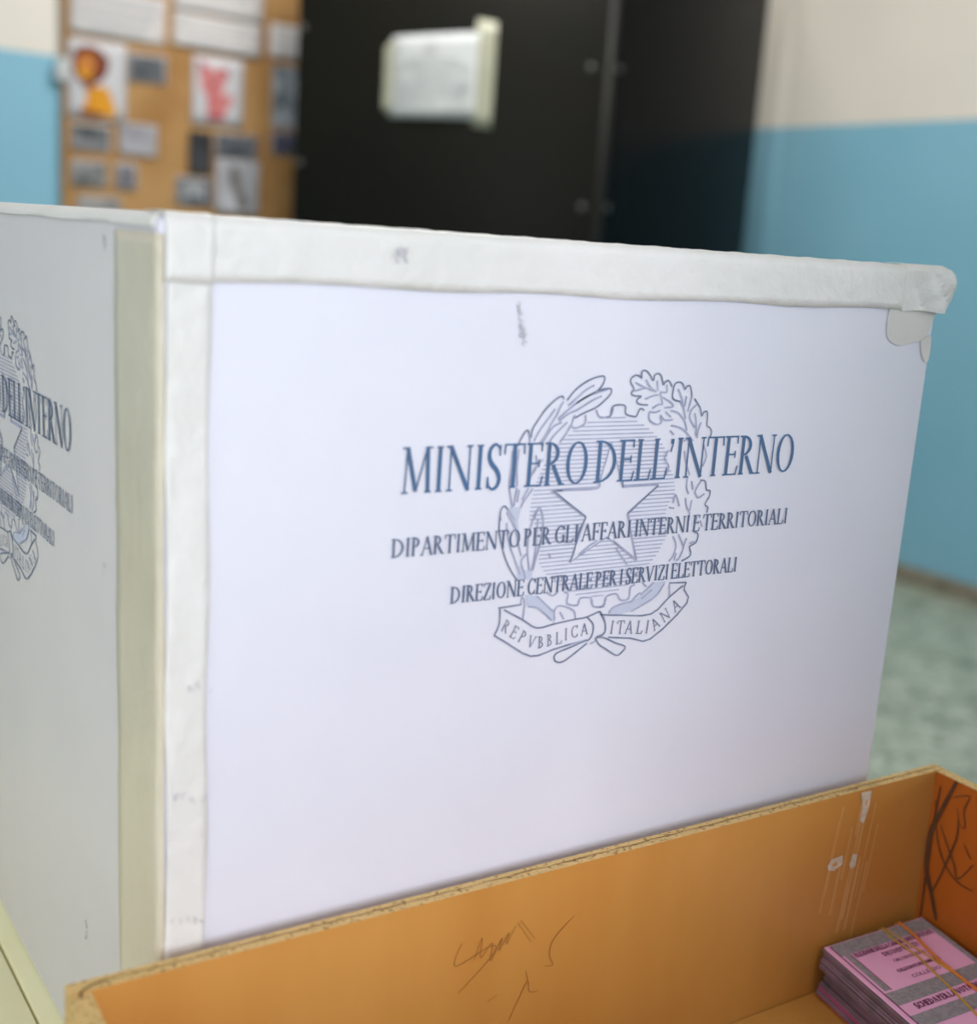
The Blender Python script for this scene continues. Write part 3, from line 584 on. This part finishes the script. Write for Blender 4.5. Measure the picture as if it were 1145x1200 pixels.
def emblem(place, parent, thick=1.0):
    e = bpy.data.objects.new('emblem', None); COL.objects.link(e); e.parent = parent; e.empty_display_size = .05
    def which(l):
        mx = sum(p[0] for p in l)/len(l); mz = sum(p[1] for p in l)/len(l)
        if mz < -24: return 'scroll'
        if mx < -22 or (mz > 64 and mx < -12): return 'olive_branch'
        if mx > 18 or (mz > 68.5 and mx > 4): return 'oak_branch'
        return 'cog_wheel'
    for L_, w, m, e_ in ((EMB_DARK, .00085*thick, M['ink_dark'], .00045), (EMB_LIGHT, .00095*thick, M['ink_pale'], .00040)):
        for k_ in ('scroll', 'olive_branch', 'oak_branch', 'cog_wheel'):
            P = []
            for l in L_:
                if which(l) == k_: P += ribbon([EMB(p) for p in smooth_line(l, 3)], w)
            if P: print_mesh(k_, P, place(e_), m, e)
    print_mesh('wheel_hatching', [[EMB(q) for q in p] for p in hatch_polys()], place(.00038), M['ink_pale'], e)
    st = [STAR[i] for i in range(len(STAR))]+[STAR[0]]
    P = []
    for a, b in zip(st[:-1], st[1:]): P += ribbon([EMB(a), EMB(b)], .0007)
    print_mesh('star', P, place(.00042), M['ink_pale'], e)
    for i_, p in enumerate(EMB_FILL): print_mesh('stem_wash', [[EMB(q) for q in p]], place(.00026+.00002*i_), M['ink_wash'], e)
    P = []
    for ch, mx, mz, ang, h in RIBBON:
        w = GLYPH[ch][0]*h*.72
        ca, sa = math.cos(math.radians(ang)), math.sin(math.radians(ang))
        for poly in glyph_polys(ch, -w/2, -h/2, w, h, h*.10, h*.065, h*.09):
            P.append([EMB((mx+x*ca-y*sa, mz+x*sa+y*ca)) for x, y in poly])
    print_mesh('scroll_lettering', P, place(.00045), M['ink_dark'], e)
    return e
def lettering(place, parent, blue):
    print_mesh('title_lettering', text_polys("MINISTERO DELL'INTERNO", .1062, .3572, .3345, .0215, .095, .040, .08), place(.0006), blue, parent)
    print_mesh('department_lettering', text_polys("DIPARTIMENTO PER GLI AFFARI INTERNI E TERRITORIALI", .1032, .3578, .3048, .0090, .125, .060, .09), place(.0006), M['ink_navy'], parent)
    print_mesh('office_lettering', text_polys("DIREZIONE CENTRALE PER I SERVIZI ELETTORALI", .1366, .3225, .2797, .0084, .125, .060, .09), place(.0006), M['ink_navy'], parent)
def PF(e): return lambda x, z: place_front(x, z, e)
def PL(e): return lambda x, z: place_left(x, z, e)
emblem(PF, box); emblem(PL, box, 1.1)
lettering(PF, box, M['ink_blue']); lettering(PL, box, M['ink_navy'])
# smudges
def scribble(name, cx, cz, w, h, n, place, m, seed, lw=.0005, lean=0):
    rnd = random.Random(seed); P = []
    for i in range(n):
        x = cx+rnd.uniform(-w, w)/2; z = cz+rnd.uniform(-h, h)/2; x += lean*(z-cz)
        P += ribbon(smooth_line([(x, z), (x+rnd.uniform(-.002, .002), z+rnd.uniform(.0005, .002)), (x+rnd.uniform(-.0015, .0015), z+rnd.uniform(.001, .003))], 3), lw*rnd.uniform(.4, 1))
    return print_mesh(name, P, place, m, box)
scribble('smudge', .1665, .4115, .003, .020, 26, PF(.0006), M['scuff'], 1, .0006, -.25)
scribble('smudge', .0993, .4395, .006, .005, 22, PF(.0018), M['scuff'], 2, .0005)
scribble('smudge', YC+.231-.0698, .4360, .0015, .005, 6, PL(.0007), M['scuff_dark'], 3, .0006)
scribble('smudge', YC+.231-.1125, .0850, .004, .012, 8, PL(.0006), M['scuff_dark'], 4, .0006)
scribble('smudge', YC+.231-.0755, .2885, .0015, .006, 4, PL(.0006), M['scuff'], 4, .0006)
for z in (.254, .204, .146): scribble('smudge', .010, z, .010, .004, 7, PF(.0015), M['scuff'], int(z*1000), .0004, -1.5)

# ------------------------------------------------------------------ the wooden tray
ZR = 0.1364
A_, B_, C_, D_ = (-0.0462, -0.0098), (0.5109, -0.0098), (0.492, -0.3571), (-0.0666, -0.3571)
tray = empty('wooden_tray', (.2, -.19, 0), 'open orange wooden drawer tray with chipboard rim in front of the ballot box', 'tray')
TO = (.2, -.19, 0)
T = .0085
wm = [M['wood'], M['chip']]; we = [M['wood_end'], M['chip']]
prism('back_panel', [(A_[0], A_[1]-T), (B_[0], B_[1]-T), (B_[0], B_[1]), (A_[0], A_[1])], .0005, ZR, None, tray, off=TO, mats=wm, mi=[0, 1, 0, 0, 0, 1])
prism('left_panel', [(D_[0], D_[1]), (D_[0]+T+.001, D_[1]), (A_[0]+T, A_[1]-T-.0003), (A_[0]-.0006, A_[1]-T-.0003)], .0005, ZR-.0004, None, tray, off=TO, mats=wm, mi=[0, 1, 1, 0, 0, 1])
prism('right_panel', [(C_[0]-T, C_[1]), (C_[0], C_[1]), (B_[0]-.0004, B_[1]-T-.0003), (B_[0]-T, B_[1]-T-.0003)], .0005, ZR-.0002, None, tray, off=TO, mats=we, mi=[0, 1, 1, 0, 0, 0])
prism('front_panel', [(D_[0]+T+.0012, D_[1]), (C_[0]-T-.0002, C_[1]), (C_[0]-T-.0002, C_[1]+T), (D_[0]+T+.0017, D_[1]+T)], .0005, ZR-.0003, None, tray, off=TO, mats=wm, mi=[0, 1, 0, 0, 0, 0])
prism('bottom_panel', [(D_[0]+T+.002, D_[1]+T+.0002), (C_[0]-T-.001, C_[1]+T+.0002), (B_[0]-T-.0006, B_[1]-T-.0006), (A_[0]+T+.0006, A_[1]-T-.0006)], .0010, .0050, M['wood'], tray, off=TO)
# splintered joint lines in the rim
def rimline(name, pts, w, m):
    V = []; F = []
    q = ribbon(pts, w)
    for p in q:
        b = len(V); V += [Vector((x, y, ZR+.0003))-Vector(TO) for x, y in p]; F.append(tuple(range(b, b+4)))
    link_mesh(name, V, F, m, tray)
rnd = random.Random(12)
P = [(-.033+.54*i/70, A_[1]-.0040+rnd.uniform(-.0005, .0005)) for i in range(71)]
rimline('rim_groove', P, [.0003+.0005*rnd.random() for _ in P], mat('dark_chip_groove', (112, 78, 42), .9, (168, 128, 74), 150))
P = smooth_line([(-.030, A_[1]-.0040), (-.037, A_[1]-.0052), (-.0425, A_[1]-.0090), (-.0420, A_[1]-.0130)], 3)
rimline('corner_crack', P, .0009, mat('dark_crack', (96, 56, 34), .9))
TOv = Vector(TO)
def strokes(name, L_, w, place, m, taper=False):
    P = []
    for k_, l in enumerate(L_):
        pts = smooth_line(l, 5); ww = w[k_] if isinstance(w, list) else w
        n = len(pts); P += ribbon(pts, [ww*(.55+.45*math.sin(PI*i/(n-1))) for i in range(n)])
    return print_mesh(name, P, place, m, tray)
strokes('pencil_scribble', PENCIL, .0006, lambda x, z: Vector((x, A_[1]-T-.0003, z))-TOv, M['pencil'])
rx = lambda y: B_[0]-T-.0003-.0544*(B_[1]-T-y)
strokes('pen_scribble', [[(p[0], p[1]) for p in l] for l in PEN], [.0042, .0014, .0011, .0012, .0009, .0009, .0009],
        lambda y, z: Vector((rx(y)-.0003, y+.001, z))-TOv, M['pen'])
strokes('pen_corner_shade', [[(-0.0236, 0.1283), (-0.0221, 0.0925), (-0.0226, 0.0619), (-0.0231, 0.0313)]], .0022, lambda y, z: Vector((rx(y)-.0002, y, z))-TOv, M['pen'])  # dark strip down the right panel's inner corner
for r_ in RES: print_mesh('label_residue', [r_], lambda x, z: Vector((x, A_[1]-T-.0004, z))-TOv, M['residue'], tray)
for r_ in ([(0.4364, 0.1293), (0.4384, 0.1293), (0.4379, 0.1252), (0.4361, 0.1257)], [(0.4129, 0.091), (0.417, 0.0925), (0.418, 0.09), (0.4149, 0.0893)]):
    print_mesh('bare_wood_spot', [r_], lambda x, z: Vector((x, A_[1]-T-.0005, z))-TOv, M['streak'], tray)
# faint pale streaks below the residue
rnd = random.Random(3); P = []
for i in range(16):
    x = .401+rnd.random()*.052; z0 = .130-rnd.random()*.045; l = .02+rnd.random()*.04
    P += ribbon([(x, z0), (x-.0035*l/.03, z0-l)], .0008+.0016*rnd.random())
print_mesh('streak', P, lambda x, z: Vector((x, A_[1]-T-.0002, z))-TOv, M['streak'], tray)

# ------------------------------------------------------------------ the bundle of pink ballots
ZB, ZT = .0067, .0382
SA = Vector((0.4108, -0.0226)); SU = Vector((0.4992, -0.0262))-SA; SV = Vector((-.0169, -.0802))
def bp(a, b, z, o=True):
    p = SA+SU*a+SV*b
    q = Vector((p.x, p.y, z))
    return q-SO
SO = Vector((.44, -.09, ZB))
bundle = empty('ballot_bundle', tuple(SO), 'bundle of folded pink ballot papers held by rubber bands inside the wooden tray', 'ballot papers')
NB = 26; hh = (ZT-ZB)/NB
rnd = random.Random(9)
for i in range(NB):
    z0 = ZB+i*hh; z1 = z0+hh*.86; zc = (z0+z1)/2
    if i == NB-1: da = db = 0
    else:
        da = rnd.uniform(-.010, .010)+(.035 if 6 < i < 15 else 0)-(.02 if 15 <= i < 20 else 0)+(-.015 if i < 4 else 0)
        db = rnd.uniform(.0, .012)
    V = []; F = []
    prof = [(.010, z0), (.0, z0+(z1-z0)*.22), (-.004, zc), (.0, z0+(z1-z0)*.78), (.010, z1)]
    k = len(prof)
    for b in (0+db, 1.9+db):
        for a, z in prof: V.append(bp(a+da, b, z))
        V.append(bp(.995+da, b, z1)); V.append(bp(.995+da, b, z0))
    n = k+2
    for j in range(n): F.append((j, (j+1) % n, (j+1) % n+n, j+n))
    F.append(tuple(range(n))[::-1]); F.append(tuple(range(n, 2*n)))
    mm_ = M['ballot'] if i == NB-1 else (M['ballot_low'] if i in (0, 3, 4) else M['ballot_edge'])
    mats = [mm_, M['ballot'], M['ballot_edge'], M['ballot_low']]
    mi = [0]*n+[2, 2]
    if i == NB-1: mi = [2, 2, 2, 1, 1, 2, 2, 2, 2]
    o = link_mesh('ballot', V, F, None, bundle, mats=mats, mi=mi)
    bm = bmesh.new(); bm.from_mesh(o.data); bmesh.ops.recalc_face_normals(bm, faces=bm.faces[:]); bm.to_mesh(o.data); bm.free()
    top = o
zt = ZB+(NB-1)*hh+hh*.86
def bprint(name, polys, m, dz=.0002):
    return print_mesh(name, polys, lambda a, b: bp(a, b, zt+dz), m, top)
R4 = lambda a0, a1, b0, b1: [(a0, b0), (a1, b0), (a1, b1), (a0, b1)]
bprint('grey_border', [R4(.05, .995, .01, .155), R4(.075, .125, .155, .63), R4(.95, .995, .155, 1.9), R4(.05, .95, .655, .805), R4(.05, .95, .93, 1.07), R4(.05, .09, 1.075, 1.745), R4(.05, .95, 1.75, 1.89)], M['ballot_grey'])
bprint('border_rule', [R4(.040, .049, .02, 1.9), R4(.127, .133, .16, .64)], M['ballot_ink'], .0003)
def btext(s, a0, a1, b, h, bold=.2):
    H = h
    return [[(x, b-(y)) for x, y in p] for p in text_polys(s, a0, a1, 0, H, bold, .10, .10)]
bprint('ballot_lettering', btext('ELEZIONE DELLA CAMERA DEI DEPUTATI', .15, .93, .215, .05, .18)+btext('DEI DEPUTATI', .36, .71, .295, .05, .18)
       + btext('CIRCOSCRIZIONE', .38, .69, .385, .032, .16)+btext('COLLEGIO PLURINOMINALE', .32, .74, .50, .036, .18)+btext('COLLEGIO', .38, .66, .595, .036, .16)
       + btext('SCHEDA PER LA VOTAZIONE', .16, .86, .89, .06, .18)+btext('NOMINATIVO', .5, .8, 1.17, .05, .18), M['ballot_ink'], .0003)
def band(name, pts, r, m, lab):
    """rubber band running over the stack, down the ends and under it"""
    top_ = [bp(a, b, zt+r) for a, b in pts]
    a0, a1 = pts[0][0], pts[-1][0]
    loop = [bp(a0, -.035, zt-.001)]+top_[0:]+[bp(a1, 1.955, zt-.001), bp(a1, 1.955, ZB+.003), bp(a1, 1.93, ZB-.0003+r*.0)]+[bp(a0, -.01, ZB-.0003), bp(a0, -.035, ZB+.003)]
    o = tube(name, loop, r, m, bundle, n=6, closed=True)
    o['label'] = lab
band('rubber_band', [(.756, 0), (.752, .18), (.696, .50), (.694, .80), (.70, .95), (.70, 1.93)], .0011, M['band_orange'], 'orange rubber band')
band('rubber_band', [(.584, 0), (.565, .12), (.584, .42), (.541, .80), (.484, 1.2), (.46, 1.93)], .0007, M['band_yellow'], 'thin yellow rubber band')
band('rubber_band', [(.60, 0), (.62, .12), (.66, .42), (.705, .80), (.76, 1.2), (.80, 1.93)], .0006, M['band_yellow'], 'thin yellow rubber band')

# ------------------------------------------------------------------ the notice board on the back wall
NY = YB
nb = empty('notice_board', (1.785, NY, .35), 'tall board covered in brown kraft paper on the back wall', 'notice board')
NBO = (1.785, NY, .35)
box_obj('backing_board', 1.175, 2.40, NY-.018, NY-.0005, .35, 1.75, M['paper'], nb, off=NBO)
def kraft():
    V = []; F = []; nx, nz = 70, 80
    for i in range(nx+1):
        for j in range(nz+1):
            x = 1.170+1.236*i/nx; z = .345+1.41*j/nz
            d = .0022*math.sin(x*23+z*5)+.0018*math.sin(z*31-x*9)+.0022*max(0, math.sin(x*8-z*11+1))**6
            V.append((x-NBO[0], NY-.0225-max(0, d)-NBO[1], z-NBO[2]))
    for i in range(nx):
        for j in range(nz):
            a = i*(nz+1)+j; F.append((a, a+nz+1, a+nz+2, a+1))
    o = link_mesh('kraft_paper', V, F, M['kraft'], nb, smooth=True)
    s = o.modifiers.new('s', 'SOLIDIFY'); s.thickness = .0008; s.offset = 0
kraft()
PY = NY-.0300
def sheet(name, x0, x1, z0, z1, m, label, cat, group=None, tilt=0, curl=.004, lay=0):
    cx, cz = (x0+x1)/2, (z0+z1)/2; y = PY-lay*.004
    V = []; F = []; n = 6
    for i in range(n+1):
        for j in range(n+1):
            u, w = i/n*2-1, j/n*2-1
            d = curl*.3*(u*u)*(abs(w)**2)
            V.append(((x1-x0)/2*u, -d, (z1-z0)/2*w))
    for i in range(n):
        for j in range(n):
            a = i*(n+1)+j; F.append((a, a+n+1, a+n+2, a+1))
    o = link_mesh(name, V, F, m, smooth=True)
    s = o.modifiers.new('s', 'SOLIDIFY'); s.thickness = .0008; s.offset = 0
    o.location = (cx, y, cz); o.rotation_euler = (0, math.radians(tilt), 0)
    tag(o, label, cat, group); return o
def pic(parent, name, x0, x1, z0, z1, m):
    """flat picture on a sheet, coordinates from the sheet's centre"""
    return link_mesh(name, [(x0, -.0020, z0), (x1, -.0020, z0), (x1, -.0020, z1), (x0, -.0020, z1)], [(0, 1, 2, 3)], m, parent)
def textlines(parent, w, h, rows, m, x0=-.42, x1=.42, lw=.10):
    P = []; r_ = random.Random(rows)
    for i in range(rows):
        z = h*(.36-.72*i/(max(rows-1, 1))); a = w*(x0+r_.uniform(0, .06)); b = w*(x1-r_.uniform(0, .16))
        P.append([(a, z-h*lw/2), (b, z-h*lw/2), (b, z+h*lw/2), (a, z+h*lw/2)])
    return print_mesh('printed_lines', P, lambda x, z: (x, -.0022, z), m, parent)
def strip(x0, x1, z0, z1, label, rows=3, tilt=0, lay=0, grp='printed strips along the top of the notice board'):
    o = sheet('paper_strip', x0, x1, z0, z1, M['paper'], label, 'paper', grp, tilt, lay=lay)
    textlines(o, x1-x0, z1-z0, rows, M['faint']); return o
strip(1.198, 1.551, 1.078, 1.245, 'wide pale printed sheet above the lion poster', 4, 1.2)
strip(1.582, 1.942, 1.216, 1.36, 'pale printed sheet at the photo top edge above the pig poster', 3, 1.5)
strip(1.580, 1.935, 1.084, 1.207, 'wide pale printed sheet directly above the pig poster', 3, 1.2, lay=1)
strip(1.972, 2.20, 1.094, 1.219, 'pale printed sheet next to the black booth panel', 3, .5)
# lion poster
lp = sheet('lion_poster', 1.190, 1.405, .783, 1.062, M['poster'], 'white poster with an orange sitting lion on the notice board', 'poster')
LC = ((1.190+1.405)/2, (.783+1.062)/2)
def shape(name, pts, m, parent, C, e):
    pts = smooth_line(pts+[pts[0]], 4)[:-1]
    return link_mesh(name, [(x-C[0], -e, z-C[1]) for x, z in pts], [tuple(range(len(pts)))], m, parent)
def disc(cx, cz, r, rz=None, n=14): return [(cx+r*math.cos(2*PI*i/n), cz+(rz or r)*math.sin(2*PI*i/n)) for i in range(n)]
shape('body', LION['body'], M['yellow'], lp, LC, .0020)
shape('paws', LION['paws'], M['mane'], lp, LC, .0022)
shape('mane', LION['mane'], M['mane'], lp, LC, .0024)
shape('face', [(1.2545+(x-1.26)*.78, .968+(z-.958)*.78) for x, z in LION['face']], M['orange'], lp, LC, .0028)
shape('muzzle', disc(1.252, .942, .024, .018), M['yellow'], lp, LC, .0030)
shape('nose', disc(1.255, .958, .010, .007), M['mane'], lp, LC, .0032)
for x in (1.238, 1.272): shape('eye', disc(x, .978, .0055), M['ink_navy'], lp, LC, .0032)
# pig poster
pp = sheet('pig_poster', 1.662, 1.868, .808, 1.062, M['poster'], 'white poster with a pink pig on the notice board', 'poster')
PC = ((1.662+1.868)/2, (.808+1.062)/2)
shape('body', PIG['body'], M['pink'], pp, PC, .0020)
shape('head', PIG['head'], M['pink'], pp, PC, .0024)
M['pink_dark'] = mat('deep_pink_print', (176, 84, 92), 0.7, (158, 70, 80), 14)
for q in ([(1.683, 1.048), (1.712, 1.028), (1.696, 1.004)], [(1.809, 1.020), (1.782, 1.022), (1.797, .990)]):
    shape('ear', q, M['pink_dark'], pp, PC, .0028)
shape('snout', disc(1.738, .958, .020, .014), M['pink_dark'], pp, PC, .0028)
for x in (1.724, 1.762): shape('eye', disc(x, .990, .005), M['ink_navy'], pp, PC, .0030)
shape('legs', [(1.725, .850), (1.790, .852), (1.792, .832), (1.724, .828)], M['pink_dark'], pp, PC, .0022)
# small photographs
G = 'grey photographs on the notice board'
ph = [
 (1.412, 1.560, .936, 1.038, 'dark landscape photograph right of the lion poster', (70, 74, 82), (110, 112, 118), 14, .008, 0, 0),
 (1.203, 1.350, .669, .767, 'dark grey photograph just below the lion poster', (58, 64, 66), (128, 128, 134), 16, .008, 0, 0),
 (1.380, 1.526, .668, .785, 'pale grey photograph below and right of the lion poster', (150, 148, 158), (172, 170, 178), 12, .006, 0, 0),
 (1.202, 1.334, .540, .634, 'grey photograph above the left top edge of the ballot box', (84, 88, 90), (156, 154, 158), 15, .008, 0, 0),
 (1.368, 1.449, .540, .638, 'small upright grey photograph in the lower left of the board', (110, 108, 118), (150, 146, 156), 18, .008, 0, 0),
 (1.651, 1.745, .623, .781, 'almost black upright photograph under the pig poster', (32, 34, 36), (58, 58, 64), 16, .004, 0, 1),
 (1.757, 1.932, .692, .786, 'dark slate photograph under the right side of the pig poster', (62, 70, 78), (100, 102, 112), 10, .004, 0, 1),
 (1.760, 1.942, .481, .688, 'pale photograph with a dark standing figure at the ballot box edge', (166, 166, 174), (196, 196, 206), 9, .006, 0, 2),
 (1.601, 1.749, .498, .607, 'dark photograph with a pale arch, low on the board', (64, 70, 82), (146, 150, 156), 11, .006, 0, 0),
 (1.990, 2.20, .832, 1.068, 'mottled pale blue photograph beside the black booth', (96, 108, 116), (176, 182, 194), 12, .006, 0, 0),
 (1.994, 2.20, .726, .819, 'dark blue photograph beside the black booth', (58, 62, 84), (92, 92, 112), 10, .006, 0, 0),
 (1.226, 1.388, .440, .507, 'pale photograph cut off by the top of the ballot box', (132, 130, 132), (160, 156, 156), 12, .006, 0, 0)]
for i, (x0, x1, z0, z1, lab, c1, c2, sc, mg, tl, lay) in enumerate(ph):
    o = sheet('photograph', x0, x1, z0, z1, M['photo_mount'] if i != 5 else photo_mat('p5', c1, c2, sc, 1), lab, 'photograph', G, tl, lay=lay)
    w, h = (x1-x0)/2, (z1-z0)/2
    im = pic(o, 'picture', -w+mg, w-mg, -h+mg, h-mg, photo_mat('picture_%d' % i, c1, c2, sc, i+2))
    if i == 7:
        shape('figure', [(-.035, .075), (-.012, .082), (.004, .050), (.012, .010), (.034, -.030), (.050, -.066), (.030, -.082), (.0, -.078), (-.010, -.030), (-.030, .020)], photo_mat('fig', (96, 92, 88), (128, 124, 122), 20, 3), o, (0, 0), .0026)
    if i == 8:
        shape('arch', [(-.045, -.028), (-.045, .012), (-.020, .036), (.020, .036), (.045, .012), (.045, -.028), (0, -.01)], photo_mat('arch', (150, 152, 156), (170, 172, 176), 20, 3), o, (0, 0), .0026)
cl = sheet('paper_tab', 1.147, 1.195, .905, .985, M['notice'], 'small white paper tab on the left edge of the notice board', 'paper', None, 4, lay=1)

# ------------------------------------------------------------------ the black booth
LP = Vector((1.942, 4.139)); NP = Vector((2.733, 3.255)); RP = Vector((3.716, 3.524))
BH = 1.62
bo = empty('voting_booth', (NP.x, NP.y, ZF), 'tall black folding voting booth with a taped notice in the room corner', 'voting booth')
BOo = (NP.x, NP.y, ZF)
def panel(name, a, b, th, m):
    d = (b-a).normalized(); n = Vector((-d.y, d.x))
    q = [a, b, b+n*th, a+n*th]
    return prism(name, [(p.x, p.y) for p in q], ZF+.02, BH, m, bo, off=BOo, bevel=.002)
dL = (NP-LP).normalized(); dR = (RP-NP).normalized()
panel('left_panel', LP, NP-dL*.010, .022, M['black'])
panel('right_panel', NP+dR*.022, RP, .022, M['black_gloss'])
tube('hinge_post', [(NP.x+.004, NP.y+.012, ZF), (NP.x+.004, NP.y+.012, BH)], .017, M['hinge'], bo, n=14, off=BOo)
nL = Vector((-dL.y, dL.x)); nR = Vector((-dR.y, dR.x))
def screw(base, d, n, s, z):
    p = base+d*s-n*.0005; c = Vector((p.x, p.y, z))
    N3 = Vector((-n.x, -n.y, 0)); U = Vector((d.x, d.y, 0)); V3 = Vector((0, 0, 1))
    V = []; F = []
    for r, h in ((.0145, 0), (.0135, .004), (.007, .0065)):
        for k_ in range(14): an = 2*PI*k_/14; V.append(c+U*r*math.cos(an)+V3*r*math.sin(an)+N3*h-Vector(BOo))
    for i in range(2):
        for k_ in range(14): F.append((i*14+k_, i*14+(k_+1) % 14, (i+1)*14+(k_+1) % 14, (i+1)*14+k_))
    F.append(tuple(range(28, 42)))
    o = link_mesh('screw', V, F, M['screw'], bo, smooth=True)
for s, z in ((1.1155, 1.061), (1.122, .584), (1.12, .10), (.019, 1.169), (.021, .682), (.02, .2)): screw(LP, dL, nL, s, z)
for s, z in ((.045, 1.066), (.045, .588)): screw(NP, dR, nR, s, z)
# the notice taped to the booth
no = empty('taped_notice', (LP.x+dL.x*.55, LP.y+dL.y*.55, .88), 'white printed notice taped at both sides to the black booth', 'notice')
NOo = Vector((LP.x+dL.x*.55, LP.y+dL.y*.55, .88))
def on_booth(s, z, e): p = LP+dL*s-nL*e; return Vector((p.x, p.y, z))-NOo
def bsheet(name, pts, e, m, bulge=0, n=8):
    """quad pts (bl, br, tr, tl) on the booth panel"""
    V = []; F = []
    for i in range(n+1):
        for j in range(n+1):
            u, w = i/n, j/n
            s = (pts[0][0]*(1-u)+pts[1][0]*u)*(1-w)+(pts[3][0]*(1-u)+pts[2][0]*u)*w
            z = (pts[0][1]*(1-u)+pts[1][1]*u)*(1-w)+(pts[3][1]*(1-u)+pts[2][1]*u)*w
            V.append(on_booth(s, z, e+bulge*math.sin(PI*u)))
    for i in range(n):
        for j in range(n): a = i*(n+1)+j; F.append((a, a+n+1, a+n+2, a+1))
    o = link_mesh(name, V, F, m, no, smooth=True)
    sd = o.modifiers.new('s', 'SOLIDIFY'); sd.thickness = .0006; sd.offset = 0
    return o
sh = bsheet('paper_sheet', [(.372, .864), (.722, .870), (.722, 1.172), (.372, 1.146)], .0015, M['notice'], .010)
bsheet('tape_strip', [(.345, .888), (.395, .866), (.395, 1.148), (.345, 1.108)], .0022, M['notice_tape'])
bsheet('tape_strip', [(.690, .845), (.765, .838), (.765, 1.205), (.690, 1.215)], .0035, M['notice_tape'])
P = [[(.50, 1.090), (.545, 1.090), (.545, 1.130), (.50, 1.130)]]
for i, (a, b) in enumerate(((.43, .63), (.40, .68), (.46, .60), (.40, .68), (.40, .68), (.40, .67), (.40, .55), (.60, .69))):
    z = 1.070-i*.024; P.append([(a, z-.004), (b, z-.004), (b, z+.004), (a, z+.004)])
P2 = []
for p in P:
    P2.append(p)
print_mesh('printed_lines', P2, lambda s, z: on_booth(s, z, .0135), M['faint'], no)
